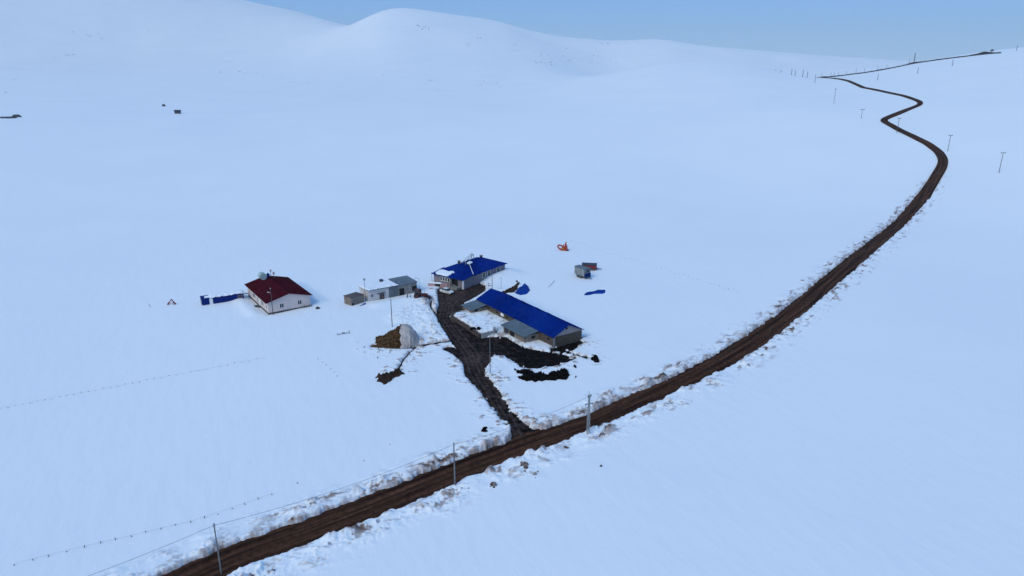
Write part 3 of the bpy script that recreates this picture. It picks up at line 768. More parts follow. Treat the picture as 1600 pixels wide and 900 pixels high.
for k in range(4): window(T, (0, 8.75 - k * 0.95, 1.25), (0, -1, 0), 0.9, 1.25, (-1, 0, 0), bars=0, t=0.12)
MB().box(0.08, 0.2, 2.1, 3.3, 0, 2.5).build('door', 'dark', T)
pc = MB().box(-1.9, -0.02, 1.0, 4.4, -0.2, 0.55).build('porch_steps', 'stone', T)
q = MB()
for yy in (1.0, 2.1, 3.2, 4.4): q.tube((-1.85, yy, 0.5), (-1.85, yy, 1.5), 0.05)
q.tube((-1.85, 1.0, 1.5), (-1.85, 4.4, 1.5), 0.05); q.tube((-1.85, 4.4, 1.5), (-0.05, 4.4, 1.5), 0.05); q.tube((-1.85, 4.4, 1.0), (-0.05, 4.4, 1.0), 0.04)
q.build('railing', 'polegrey', T)
MB().tube((0.1, W + 0.9, 0), (0.1, W + 0.9, 3.2), 0.06).build('downpipe', 'metal', T)

# pink garden wall
a = at(669, 447.5, 0.2); b = at(703, 449.5, 0.2)
T = thing('garden_wall', 'low pinkish garden wall capped with snow beside the porch of the blue-roofed house', 'wall', (a[0], a[1], 0), math.atan2(b[1] - a[1], b[0] - a[0]))
Lw = float(np.hypot(*(b - a)[:2]))
MB().box(0, Lw * 0.32, 0, 0.4, -0.2, 1.3).box(Lw * 0.55, Lw, 0, 0.4, -0.2, 1.3).build('wall', 'pinkstone', T)
MB().box(Lw * 0.32, Lw * 0.55, 0.1, 0.3, -0.2, 1.05).build('gate', 'dark', T)
snow_cap(T, -0.1, Lw * 0.62, -0.25, 0.65, 1.3, 0.28, 14, jag=0.06)
# long workshop
T = thing('workshop', 'long low flat-roofed shed, white at one end and grey stone at the other', 'shed', (*WS_O, 0), WS_A)
L = WS_L; s1 = 0.41 * L; s2 = 0.61 * L; hw_ = 3.35
MB().box(0, s1, 0, WS_W, -0.5, hw_).build('white_wall', 'plaster', T)
MB().box(s1, s2, 0.02, WS_W - 0.02, -0.5, hw_ - 0.003).build('middle_wall', 'stone', T)
MB().box(s2, L, -0.03, WS_W + 0.02, -0.5, hw_ - 0.1).build('stone_wall', 'stone', T)
r_ = MB(); r_.prism([(-0.25, -0.35, hw_ + 0.003), (-0.25, WS_W + 0.3, hw_ - 0.22), (-0.25, WS_W + 0.3, hw_ - 0.08), (-0.25, -0.35, hw_ + 0.14)], (s2 + 0.25, 0, 0))
rf = r_.build('roof', 'tinx', T)
r_ = MB(); r_.prism([(s2 + 0.004, -0.3, hw_ - 0.07), (s2 + 0.004, WS_W + 0.4, hw_ + 0.16), (s2 + 0.004, WS_W + 0.4, hw_ + 0.28), (s2 + 0.004, -0.3, hw_ + 0.05)], (L - s2 + 0.25, 0, 0))
r_.build('tin_roof', 'tinx', T)
snow_cap(rf, -0.3, s2 + 0.2, -0.25, WS_W + 0.7, hw_ + 0.13, 0.34, 17, jag=0.25, slope=lambda x, y: -0.034 * (y + 0.35))
d_ = MB(); d_.box(s1 + 0.05, s1 + 1.75, -0.09, 0.0, -0.3, 3.0); d_.build('metal_door', 'tinx', T)
d_ = MB(); d_.box(s1 + 1.82, s2 - 0.1, -0.09, 0.0, -0.3, 3.0); d_.build('metal_door', 'bluepaint', T).data.materials[0] = M['tinx']
MB().box(s2 + 0.25, s2 + 1.7, -0.08, -0.01, -0.3, 2.3).build('doorway', 'dark', T)
MB().box(s2 + 4.2, s2 + 5.6, -0.08, -0.01, 0.9, 2.3).build('opening', 'dark', T)
window(T, (0.5, 0, 1.3), (1, 0, 0), 0.95, 1.05, (0, -1, 0))
MB().box(3.2, 4.6, -0.07, -0.01, 0.0, 2.05).build('door', 'door', T)
MB().box(2.4, 4.9, -0.5, -0.03, 2.1, 2.2).build('canopy', 'tinx', T)
MB().tube((s2 - 0.3, 0.5, hw_), (s2 - 0.3, 0.5, hw_ + 1.1), 0.13).build('stove_pipe', 'roofdark', T)
MB().tube((s2 - 2.5, WS_W - 0.5, hw_ - 0.1), (s2 - 2.5, WS_W - 0.5, hw_ + 0.75), 0.55, n=12).build('roof_cowl', 'roofdark', T)
q = MB(); q.path([(L - 0.2, 1.5, hw_), (L + 0.3, 1.2, hw_ + 0.9), (L + 0.6, -0.4, hw_ + 0.9), (L + 0.6, -0.4, 0.2)], 0.06); q.build('gutter_pipe', 'metal', T)
# stone annex on its left
O2, A2, L2 = frame((549.6, 479), (569, 473), 0.1)
T = thing('annex', 'squat tan stone hut leaning against the left end of the long shed', 'shed', (*O2, 0), A2)
MB().box(0, L2, 0, 3.1, -0.5, 2.5).build('wall', 'tanstone', T)
rr_ = MB(); rr_.add([(-0.2, -0.2, 2.5), (L2 + 0.1, -0.2, 2.5), (L2 + 0.1, 3.3, 2.5), (-0.2, 3.3, 2.5), (L2 * 0.3, 1.4, 3.05), (L2 * 0.75, 1.6, 3.05)],
                    [(0, 1, 5, 4), (1, 2, 5), (2, 3, 4, 5), (3, 0, 4), (3, 2, 1, 0)])
rr_.build('roof', 'door', T)
MB().box(0.15, 0.75, -0.05, 0.0, 0.1, 0.9).build('hatch', 'dark', T)

# the barn
T = thing('barn', 'long stone barn with a bright blue gable roof at the muddy yard', 'barn', (*BARN_O, 0), BARN_A)
W, L, he, hr = BARN_W, BARN_L, 2.8, 4.75
MB().box(0, W, 0, L, -0.5, he - 0.2).build('wall', 'barnwall', T)
MB().prism([(0.002, 0.01, he - 0.2), (W - 0.002, 0.01, he - 0.2), (W - 0.002, 0.01, he), (W / 2, 0.01, hr), (0.002, 0.01, he)], (0, L - 0.02, 0)).build('gable', 'barngable', T)
rf = gable_roof(W, L, he, hr, 0.4).build('roof', 'blue_roof_y', T)
for y_ in (8.0, 12.5, 18.5, 24.0):
    MB().prism([(W / 2 - 0.15, y_, hr - 0.1), (W / 2 + 1.2, y_, hr - 0.55), (W / 2 + 1.1, y_, hr + 0.1), (W / 2 + 0.2, y_, hr + 0.42)], (0, 1.5, 0)).build('ridge_vent', 'blue_roof', rf)
MB().obox((W / 2 - 0.4, -0.03, 4.0), (0.22, 0, 0), (0, 0.05, 0), (0, 0, 0.22)).build('vent_hole', 'dark', T)
MB().box(-0.06, 0.5, -0.06, 0.0, -0.4, he - 0.2).build('corner_render', 'barngable', T)
for y_ in (1.6, 18.5, 23.0, 27.0): MB().box(-0.05, 0.0, y_, y_ + 0.7, 1.4, 2.0).build('wall_opening', 'dark', T)
MB().box(-0.06, 0.0, 15.5, 30.5, -0.3, 1.5).build('lower_wall', 'olive', T)
MB().box(-0.10, -0.005, 20.3, 21.6, 1.5, 2.2).build('white_hatch', 'whitetrim', T)
# lean-to at its middle (attached)
lo_ = MB(); lo_.box(-4.1, -0.01, 5.4, 14.2, -0.5, 2.0); lo_ = lo_.build('lean_to', 'tanstone', T)
MB().prism([(-4.7, 5.0, 1.98), (0.0, 5.0, 2.62), (0.0, 5.0, 2.72), (-4.7, 5.0, 2.10)], (0, 9.7, 0)).build('tin_roof', 'tin', lo_)
MB().box(-4.16, -4.09, 9.6, 11.4, -0.2, 1.85).build('doorway', 'dark', lo_)
MB().box(-4.14, -4.09, 12.0, 13.7, -0.2, 1.9).build('tarp_door', 'roofdark', lo_)
MB().box(-2.2, -1.2, 5.33, 5.41, 1.0, 1.6).build('opening', 'dark', lo_)
lo_ = MB().box(-4.6, -0.01, 28.3, 32.6, -0.5, 1.8).build('lean_to', 'tanstone', T)
MB().prism([(-5.0, 27.9, 1.78), (0.0, 27.9, 2.4), (0.0, 27.9, 2.5), (-5.0, 27.9, 1.9)], (0, 5.2, 0)).build('tin_roof', 'tin', lo_)
MB().box(-3.6, -2.7, 28.22, 28.31, -0.2, 1.7).build('doorway', 'dark', lo_)

# pen walls
def wall_run(name, label, cat, pts, h, th, m, parts='wall'):
    T = thing(name, label, cat, (pts[0][0], pts[0][1], 0))
    w = MB()
    P = resample(np.array([p[:2] for p in pts]), max(6, int(sum(np.hypot(*(np.array(pts[i + 1]) - pts[i])[:2]) for i in range(len(pts) - 1)) / 0.7)))
    P = P - P[0]
    rng = random.Random(len(name))
    for a, b in zip(P[:-1], P[1:]):
        d = (b - a); ln = np.hypot(*d); d = d / ln; n = np.array([-d[1], d[0]])
        hh = h * rng.uniform(0.86, 1.06); t2 = th / 2 * rng.uniform(0.9, 1.1)
        c = (a + b) / 2 + n * rng.uniform(-0.04, 0.04)
        w.obox((c[0], c[1], hh / 2 - 0.2), (d[0] * ln * 0.499, d[1] * ln * 0.499, 0), (n[0] * t2, n[1] * t2, 0), (0, 0, hh / 2 + 0.2))
    return T, w.build(parts, m, T, bevel=0.05)
wall_run('stone_wall', 'low rough stone wall along the drive side of the snow-filled pen', 'wall', [at(*p, 0.6)[:2] for p in ((725, 485), (708, 491.5), (704, 494.5), (728, 509), (750, 524))], 1.05, 0.55, 'barnwall')
T = thing('sheet_fence', 'short corrugated tin fence at the near corner of the snow-filled pen', 'fence', (*at(752, 526, 0.5)[:2], 0), 0)
a = at(752, 526, 0.5)[:2]; b = at(773, 521, 0.5)[:2]; d = (b - a)
nn_ = 24; V = []
for k in range(nn_ * 2):
    t = k / (nn_ * 2 - 1); n = np.array([-d[1], d[0]]) / np.hypot(*d)
    p = d * t + n * 0.06 * (1 if k % 4 < 2 else -1)
    V.append((p[0], p[1]))
w = MB(); n = np.array([-d[1], d[0]]) / np.hypot(*d) * 0.04
for p, q_ in zip(V[:-1], V[1:]):
    w.add([(p[0] - n[0], p[1] - n[1], -0.2), (q_[0] - n[0], q_[1] - n[1], -0.2), (q_[0] - n[0], q_[1] - n[1], 1.35), (p[0] - n[0], p[1] - n[1], 1.35),
           (p[0] + n[0], p[1] + n[1], -0.2), (q_[0] + n[0], q_[1] + n[1], -0.2), (q_[0] + n[0], q_[1] + n[1], 1.35), (p[0] + n[0], p[1] + n[1], 1.35)],
          [(0, 1, 2, 3), (5, 4, 7, 6), (3, 2, 6, 7)])
w.build('sheet', 'silver', T)
for t in (0, 0.5, 1): MB().tube((d[0] * t, d[1] * t + 0.1, -0.2), (d[0] * t, d[1] * t + 0.1, 1.5), 0.07).build('post', 'post', T)
q = MB(); rg = random.Random(3)
for k in range(26):
    a0 = rg.uniform(0, 6.28); rr0 = rg.uniform(0, 0.25); tl = rg.uniform(0.3, 0.9)
    q.tube((rr0 * math.cos(a0), rr0 * math.sin(a0), 0), (rr0 * math.cos(a0) + tl * math.cos(a0), rr0 * math.sin(a0) + tl * math.sin(a0) * 0.6, rg.uniform(0.8, 2.0)), 0.035, 0.015, 5)
o = q.build('brushwood', 'post'); bp_ = at(774, 520, 0.4); o.location = (bp_[0], bp_[1], 0.3)
tag(o, 'bristling bundle of dark brushwood by the corner of the snow-filled pen', 'brushwood')
q = MB(); rg = random.Random(5)
for k in range(14):
    a0 = rg.uniform(0, 6.28); q.obox((rg.uniform(-1.1, 1.1), rg.uniform(-0.5, 0.5), rg.uniform(0.0, 0.25)), (0.35 * math.cos(a0), 0.35 * math.sin(a0), rg.uniform(-.1, .1)), (-0.22 * math.sin(a0), 0.22 * math.cos(a0), 0), (0, 0.03, 0.16))
o = q.build('rubble', 'manure', bevel=0.05); bp_ = at(744, 514, 1.0); o.location = (bp_[0], bp_[1], 1.0)
tag(o, 'small heap of dark rubble on the snow of the pen', 'rubble')

# ------------------------------------------------------------------ heaps
def heap(name, label, cat, pts, h, m, seed, z0=0.2, jag=0.7, plateau=1.2, sharp=1.0):
    P = poly(pts, z0 + 0.1)
    c = P.mean(0); lo2 = P.min(0) - 1.5; hi2 = P.max(0) + 1.5
    st = 0.17
    gx = np.arange(lo2[0], hi2[0], st); gy = np.arange(lo2[1], hi2[1], st)
    X, Y = np.meshgrid(gx, gy); x = X.ravel(); y = Y.ravel()
    s = poly_sd(x, y, P) + jag * fbm(x / 1.3, y / 1.3, 3, seed)
    up_ = sstep(0.15, -plateau, s)
    lump = np.abs(fbm(x / 0.9, y / 0.9, 3, seed + 3))
    z = z0 - 0.35 + up_ ** sharp * (h + 0.35) * (0.62 + 0.75 * lump) + 0.05 * up_
    o = grid_mesh(name, np.stack([x - c[0], y - c[1], z], 1), len(gx), len(gy), m, mask=(s < 0.12), smooth=False)
    o.location = (c[0], c[1], 0)
    return tag(o, label, cat)
heap('manure_heap', 'long black manure heap with ragged edges in the snow in front of the barn', 'manure heap',
     [(800, 581), (806, 577), (813, 578), (831, 578), (834, 583), (856, 585), (861, 579), (871, 581), (880, 575), (889, 577), (894, 586), (885, 594), (863, 595), (838, 597), (813, 595), (805, 591), (811, 586)],
     0.8, 'manure', 101, 0.2, 0.55, 1.0)
heap('manure_heap', 'small round black manure lump beside the right tip of the long black heap', 'manure heap', [(892, 573), (897, 568), (903, 573), (900, 577)], 0.6, 'manure', 103, 0.2, 0.3, 0.6)
heap('manure_heap', 'tiny black manure lump below the right tip of the long black heap', 'manure heap', [(896, 589), (900, 585), (904, 589), (900, 593)], 0.5, 'manure', 105, 0.2, 0.3, 0.6)
heap('dung_heap', 'dark ragged dung and branch heap in the snow right of the barn gable', 'dung heap', [(921, 563), (924, 554), (930, 553), (936, 558), (942, 565), (937, 571), (929, 568)], 0.9, 'manure', 107, 0.2, 0.6, 1.0)
heap('dung_heap', 'dark brown dung heap alone in the snow in front of the hay stack', 'dung heap',
     [(585, 592), (592, 585), (604, 584), (618, 578), (629, 577), (633, 585), (622, 589), (612, 597), (600, 601), (590, 597)], 0.8, 'dung', 109, 0.2, 0.55, 1.0)
heap('earth_clump', 'blackish clump of earth in the dirty snow at the left of the drive entrance', 'earth clump', [(750, 674), (753, 666), (763, 667), (766, 676), (756, 680)], 0.5, 'manure', 111, 0.35, 0.25, 0.6)
heap('earth_clump', 'big brown frozen clod on the near snow bank below the drive entrance', 'earth clump', [(808, 727), (815, 722), (825, 726), (834, 735), (850, 740), (846, 747), (832, 742), (820, 738)], 0.6, 'clod', 113, 0.35, 0.8, 0.9)
for lab_, pts_, h_, sd_ in (
        ('brown frozen clod on the near bank right below the slender pole left of the junction', [(722, 762), (731, 758), (742, 761), (747, 769), (734, 772)], 0.45, 151),
        ('two-tone brown clod on the near bank, second to the right of the slender pole', [(758, 756), (768, 753), (780, 758), (787, 766), (776, 765)], 0.5, 153),
        ('brown clod on the near bank just right of the lattice pole foot', [(935, 677), (944, 673), (952, 679), (947, 687), (938, 684)], 0.5, 155),
        ('grey-brown clod on the near bank between the junction clod and the lattice pole', [(880, 697), (890, 693), (899, 698), (891, 703)], 0.35, 157),
        ('dark brown clod on the far bank at the left side of the drive mouth', [(764, 686), (774, 681), (786, 685), (782, 691), (770, 690)], 0.4, 159),
        ('brown clod on the near bank close to the bottom of the photo', [(408, 893), (420, 886), (434, 889), (430, 897), (414, 898)], 0.45, 161),
        ('brown clod on the near bank between the bottom one and the slender pole', [(498, 862), (512, 856), (526, 860), (518, 867)], 0.45, 163)):
    heap('earth_clod', lab_, 'clod', pts_, h_ * 0.8, 'clod', sd_, 0.4, 0.75, 0.9)
heap('hay_scatter', 'brown spread of old hay beside the pile under the blue tarp', 'hay', [(778, 458), (790, 451), (800, 447), (806, 441), (801, 437), (808, 436), (815, 442), (812, 450), (806, 458)], 0.35, 'dung', 115, 0.3, 0.6, 1.2)

# hay stack of bales, part covered by a pale sheet
hO = at(598, 543, 0.3)[:2]; hB = at(650, 541, 0.3)[:2]
hA = math.atan2(*(hB - hO)[::-1]); hL = float(np.hypot(*(hB - hO)))
T = thing('hay_stack', 'big brown stack of straw bales, stepped on its left and half under a pale sheet', 'hay stack', (*hO, 0), hA)
rg = random.Random(11); bl = MB()
for k in range(9):
    zz = 0.2 + k * 0.46
    xa_, xb_ = -0.6 + 0.55 * k + (0.9 if k == 0 else 0), hL - 0.5 - 0.16 * k
    xa_ = -1.6 if k == 0 else xa_
    ya_, yb_ = 0.25 * k, 6.2 - 0.3 * k
    yy = ya_
    while yy < yb_:
        xx = xa_ + rg.uniform(-0.45, 0.35)
        while xx < xb_:
            if xx + 0.5 < 4.55 and (yy < ya_ + 1.2 or xx < xa_ + 1.8 or k >= 7 or yy > yb_ - 1.3):
                a0 = rg.uniform(-0.12, 0.12); jy = rg.uniform(-0.16, 0.16)
                bl.obox((xx + 0.5, yy + 0.3 + jy, zz + 0.2 + rg.uniform(-0.05, 0.05)), (0.5 * math.cos(a0), 0.5 * math.sin(a0), rg.uniform(-0.05, 0.05)),
                        (-0.29 * math.sin(a0), 0.29 * math.cos(a0), rg.uniform(-0.03, 0.03)), (0, 0, 0.225))
            xx += 1.03
        yy += 0.6
bl.build('bales', 'straw', T, bevel=0.06)
nx, ny = 60, 90                                    # loose straw lying at its foot
gx, gy = np.meshgrid(np.linspace(-3.6, 4.5, nx), np.linspace(-1.4, 4.5, ny))
s = np.hypot((gx - 1.0) / 3.6, (gy - 1.2) / 2.0) - 1 + 0.28 * fbm(gx / 0.9, gy / 0.9, 3, 120)
z = 0.1 + 0.95 * sstep(0.05, -0.8, s) * (0.7 + 0.6 * np.abs(fbm(gx / .7, gy / .7, 3, 121)))
grid_mesh('loose_straw', np.stack([gx, gy, z], -1).reshape(-1, 3), nx, ny, 'straw', T, mask=(s.ravel() < 0.1), smooth=False)
# sheet draped over the right part
nx, ny = 46, 60
us, vs = np.meshgrid(np.linspace(0, 1, nx), np.linspace(0, 1, ny))
xs_ = 3.9 + us * (hL - 3.1)
arc = [(-0.55, 0.1), (-0.25, 0.9), (0.5, 2.4), (1.2, 3.6), (1.9, 4.45), (3.2, 4.5), (4.4, 4.2), (5.2, 3.2), (6.3, 1.2), (6.8, 0.1)]
av = np.linspace(0, 1, len(arc))
yy = np.interp(vs, av, [p[0] for p in arc]); zz = np.interp(vs, av, [p[1] for p in arc])
drop = sstep(0.30, 1.0, us)
zz = zz * (1 - 0.96 * drop ** 1.5) + 0.02
fold = 0.20 * fbm(us * 9 + vs * 1.2, vs * 3.0, 3, 131) + 0.05 * np.sin(us * 34 + 3 * vs)
zz = zz + fold * 0.5; yy = yy + fold * 1.3 - 0.10 + 0.9 * drop * (1 - vs)
xs_ = xs_ + (1 - us) * 0.45 * fbm(vs * 7, vs * 0 + 3.3, 3, 137) + 0.12 * fbm(us * 3, vs * 6, 2, 132) + 0.5 * drop * np.sin(vs * 2.8)
o = grid_mesh('tarp', np.stack([xs_, yy, zz], -1).reshape(-1, 3), nx, ny, 'tarpgrey'); o.location = (hO[0], hO[1], 0); o.rotation_euler = (0, 0, hA)
tag(o, 'pale grey plastic sheet draped over the right half of the hay stack', 'tarp')

# blue tarps
def tarp_pile(label, pts, h, seed, z0=0.2, name='tarp', rough=0.35):
    P = poly(pts, z0 + 0.1); c = P.mean(0)
    lo2 = P.min(0) - 1; hi2 = P.max(0) + 1; st = 0.2
    gx = np.arange(lo2[0], hi2[0], st); gy = np.arange(lo2[1], hi2[1], st)
    X, Y = np.meshgrid(gx, gy); x = X.ravel(); y = Y.ravel()
    s = poly_sd(x, y, P) + 0.14 * fbm(x / 1.5, y / 1.5, 2, seed)
    z = z0 - 0.2 + (h + 0.2) * sstep(0.25, -1.5, s) * (0.85 + rough * fbm(x / 1.8, y / 1.8, 3, seed + 1)) + 0.06 * np.abs(fbm(x / .5, y / .9, 2, seed + 2))
    o = grid_mesh(name, np.stack([x - c[0], y - c[1], z], 1), len(gx), len(gy), 'tarpblue', mask=(s < 0.2)); o.location = (c[0], c[1], 0)
    return tag(o, label, 'tarp')
tarp_pile('blue tarp over a pile between the blue-roofed house and the barn roof', [(803, 457), (809, 450), (818, 446), (826, 446), (830, 453), (824, 460), (812, 462)], 1.25, 141)
tarp_pile('small scrap of dark blue tarp in the snow behind the tarp-covered pile', [(823, 441), (828, 437), (832, 438.5), (828, 441)], 0.4, 143)
tarp_pile('long bright blue tarp strip lying on the snow below the trailers', [(910, 461), (914, 456.5), (930, 454), (940, 452.5), (947, 452), (949, 456), (945, 459.5), (930, 459.5), (918, 462)], 0.75, 145, rough=0.15)
o = tarp_pile('crumpled blue tarp on the snow in front of the squat stone hut', [(559, 478), (566, 474), (575, 472.5), (576, 475), (568, 478), (560, 480)], 0.8, 147)

# ------------------------------------------------------------------ vehicles
def wheel(T, c, axis, r0, w, name='wheel', rimm='rim'):
    o = MB().ring(c, axis, r0, r0 * 0.58, w).build('tyre', 'rubber')
    e = bpy.data.objects.new(name, None); C.objects.link(e); e.parent = T; e.empty_display_size = 0.2
    o.parent = e
    a = np.array(axis, float) * w * 0.32; c = np.array(c, float)
    MB().tube(c - a, c + a, r0 * 0.585, n=16).build('rim', rimm, e)
    return e
# white car
cp = at(698.5, 457.5, 0.1); fr = at(710, 459, 0.1); bk = at(687, 453, 0.1)
ca = math.atan2(fr[1] - bk[1], fr[0] - bk[0])
T = thing('car', 'white saloon car parked on the mud by the porch', 'car', (cp[0], cp[1], 0.02), ca)
def loft(sections, m, name, T, bev=0.0):
    b = MB(); k = len(sections[0]); vs = [p for s in sections for p in s]
    fs = [tuple(range(k))[::-1], tuple(range((len(sections) - 1) * k, len(sections) * k))]
    for i in range(len(sections) - 1):
        for j in range(k):
            fs.append((i * k + j, i * k + (j + 1) % k, (i + 1) * k + (j + 1) % k, (i + 1) * k + j))
    return b.add(vs, fs).build(name, m, T, bevel=bev)
def sec(x, hw0, z0, z1, hw1): return [(x, -hw0, z0), (x, hw0, z0), (x, hw0 * 1.02, z0 + (z1 - z0) * 0.6), (x, hw1, z1), (x, -hw1, z1), (x, -hw0 * 1.02, z0 + (z1 - z0) * 0.6)]
bd = loft([sec(-2.15, .72, .36, .82, .66), sec(-2.05, .80, .28, .92, .74), sec(-1.3, .83, .25, .95, .76), sec(0.6, .83, .25, .93, .77), sec(1.3, .82, .25, .86, .74), sec(1.95, .78, .28, .74, .68), sec(2.12, .68, .36, .64, .60)], 'carpaint', 'body', T)
gh = loft([[(-1.62, -.70, .90), (-1.62, .70, .90), (-1.05, .58, 1.36), (-1.05, -.58, 1.36)], [(-1.0, -.74, .90), (-1.0, .74, .90), (-0.9, .60, 1.40), (-0.9, -.60, 1.40)],
           [(0.35, -.75, .90), (0.35, .75, .90), (0.15, .61, 1.41), (0.15, -.61, 1.41)], [(1.0, -.73, .90), (1.0, .73, .90), (0.32, .58, 1.37), (0.32, -.58, 1.37)]], 'glass', 'window_glass', T)
MB().prism([(-1.12, -.60, 1.385), (-1.12, .60, 1.385), (0.36, .60, 1.385), (0.36, -.60, 1.385)], (0, 0, .055)).build('roof', 'carpaint', T, bevel=0.02)
for s in (-1, 1):
    MB().obox((2.06, s * .52, .60), (.06, 0, 0), (0, .14, 0), (0, 0, .08)).build('headlight', 'lamp', T)
    MB().obox((-2.11, s * .58, .72), (.05, 0, 0), (0, .11, 0), (0, 0, .08)).build('tail_light', 'redpaint', T)
    q = MB(); q.tube((-0.28, s * .745, .92), (-0.28, s * .615, 1.40), .045); q.build('door_pillar', 'carpaint', T)
    MB().obox((0.75, s * .88, .98), (.07, 0, 0), (0, .09, 0), (0, 0, .06)).build('mirror', 'carpaint', T)
    for x in (-1.3, 1.32): wheel(T, (x, s * .74, .30), (0, 1, 0), .31, .2)
MB().obox((2.08, 0, .42), (.10, 0, 0), (0, .72, 0), (0, 0, .10)).build('bumper', 'rubber', T)
# tractor
tp = at(657, 467.5, 0.3); T = thing('tractor', 'dark maroon tractor parked in the snow by the stone end of the long shed', 'tractor', (tp[0], tp[1], snow_z(tp[0], tp[1]) - 0.12), R(-14))
MB().box(0.2, 2.15, -.38, .38, .75, 1.45).build('bonnet', 'maroon', T, bevel=0.08)
MB().box(-1.3, 2.0, -.28, .28, .55, .85).build('chassis', 'roofdark', T, bevel=0.03)
MB().box(-1.45, 0.1, -.75, .75, 1.0, 1.42).build('fenders', 'maroon', T, bevel=0.08)
for x in (-1.35, 0.05):
    for s in (-1, 1): MB().tube((x, s * .68, 1.4), (x * 0.92, s * .62, 2.4), .05).build('cab_post', 'maroon', T)
MB().box(-1.3, 0.05, -.6, .6, 1.42, 2.36).build('cab_glass', 'glass', T)
MB().box(-1.45, 0.2, -.72, .72, 2.38, 2.5).build('cab_roof', 'maroon', T, bevel=0.04)
MB().tube((1.3, .2, 1.4), (1.3, .2, 2.3), .05).build('exhaust', 'roofdark', T)
for s in (-1, 1):
    wheel(T, (-0.75, s * .88, .78), (0, 1, 0), .78, .42, rimm='maroon'); wheel(T, (1.65, s * .72, .48), (0, 1, 0), .48, .28, rimm='maroon')
    MB().obox((2.17, s * .25, 1.25), (.04, 0, 0), (0, .09, 0), (0, 0, .08)).build('headlight', 'lamp', T)
bk_ = MB().prism([(2.5, -.95, .25), (3.15, -.95, .2), (3.2, -.95, .3), (2.65, -.95, .4), (2.6, -.95, .85), (2.5, -.95, .85)], (0, 1.9, 0))
for s in (-1, 1): bk_.tube((0.3, s * .5, 1.25), (1.9, s * .5, 1.15), .07); bk_.tube((1.9, s * .5, 1.15), (2.55, s * .5, .5), .07)
bk_.build('front_loader', 'maroon', T)
# silver stock trailer
a = at(899, 434, 0.6); b = at(915.5, 438.5, 0.5)
tA = math.atan2(b[1] - a[1], b[0] - a[0])
a = at(897.5, 428, 0.95)
T = thing('stock_trailer', 'high silver ribbed livestock trailer with a blue front in open snow', 'trailer', (a[0], a[1], 0.1), tA - R(10))
TL, TW = 4.5, 2.4
ins = MB().box(0.05, TL - 0.05, 0.05, TW - 0.05, 0.95, 3.1).build('side_sheet', 'silver_shade', T)  # sheet behind the ribs, coloured dark as painted shade
for k in range(8):
    for y_ in (-0.06, TW - 0.04): MB().box(0.02 + k * TL / 8, 0.02 + k * TL / 8 + 0.27, y_, y_ + 0.10, 0.95, 3.09).build('side_rib', 'silver', T)
MB().prism([(-0.1, -0.08, 3.1), (-0.1, TW + 0.08, 3.1), (-0.1, TW - 0.3, 3.42), (-0.1, 0.3, 3.42)], (TL + 0.2, 0, 0)).build('roof', 'silver_shade', T).data.materials[0] = M['tin']
fp = MB().box(TL - 0.04, TL + 0.05, 0.06, TW - 0.06, 1.9, 3.08).build('front_panel', 'tin', T)
MB().box(TL + 0.05, TL + 0.09, 0.95, 1.45, 2.3, 2.95).build('window', 'dark', fp)
MB().box(TL - 0.05, TL + 0.16, 0.0, TW, 0.6, 1.88).build('front_box', 'bluepaint', T, bevel=0.05)
ch = MB().box(0.4, TL + 0.3, 0.3, TW - 0.3, 0.62, 0.93); ch.tube((TL, 0.5, .75), (TL + 1.6, TW / 2, .6), .08); ch.tube((TL, TW - .5, .75), (TL + 1.6, TW / 2, .6), .08)
ch.build('chassis', 'roofdark', T)
for s in (0.12, TW - 0.12):
    for x in (1.5, 2.55): wheel(T, (x, s, .48), (0, 1, 0), .48, .28)
# red trailer
a = at(909, 421, 0.5); b = at(932, 422, 0.5)
T = thing('tipping_trailer', 'low red farm trailer with a dark cover standing behind the silver trailer', 'trailer', (a[0], a[1], 0.1), math.atan2(b[1] - a[1], b[0] - a[0]))
TL = float(np.hypot(*(b - a)[:2]))
MB().box(0, TL, 0, 2.1, 0.75, 1.75).build('body', 'redpaint', T, bevel=0.04)
for k in range(6): MB().box(0.1 + k * (TL - 0.3) / 5, 0.22 + k * (TL - 0.3) / 5, -0.06, -0.003, 0.78, 1.7).build('side_rib', 'redpaint', T)
MB().box(-0.06, TL + 0.06, -0.06, 2.16, 1.755, 2.12).build('cover', 'roofdark', T, bevel=0.06)
ch = MB().box(0.2, TL + 0.2, 0.4, 1.7, 0.5, 0.74); ch.tube((TL, 1.05, .6), (TL + 1.5, 1.05, .45), .08); ch.build('chassis', 'roofdark', T)
for s in (0.1, 2.0):
    for x in (1.1, TL - 1.1): wheel(T, (x, s, .42), (0, 1, 0), .42, .25)
# orange machine
a = at(880, 391, 0.3)
T = thing('rotary_implement', 'orange farm implement with a loop hitch lying in the open snow', 'farm implement', (a[0], a[1], 0.1), R(-12))
q = MB(); q.path([(-0.9, 0.2, 0.5), (-1.7, 0.2, 0.9), (-2.0, 0.2, 1.5), (-1.6, 0.2, 1.95), (-0.4, 0.2, 1.7)], .27); q.tube((-1.2, .2, .5), (-0.2, .2, .4), .2); q.build('hitch_loop', 'orange', T)
MB().prism([(-0.9, -0.6, .1), (1.0, -0.6, .1), (1.5, -0.6, .5), (1.25, -0.6, 2.0), (0.8, -0.6, 2.4), (0.35, -0.6, 1.5), (-0.6, -0.6, 1.1)], (0, 1.4, 0)).build('housing', 'orange', T, bevel=0.08)
MB().box(-0.45, 0.35, -0.75, -0.62, .55, 1.2).build('gearbox', 'yellow', T, bevel=0.05)
q = MB(); q.path([(0.7, .1, 1.9), (0.75, .1, 2.7), (1.05, .1, 3.1)], .22); q.build('spout', 'orange', T)
MB().tube((-0.3, .1, 1.2), (0.25, .1, 2.3), .3, .16, 10).build('hopper', 'orange', T)
MB().box(0.9, 1.9, -0.75, 0.95, 0.1, 0.3).build('skid', 'maroon', T)
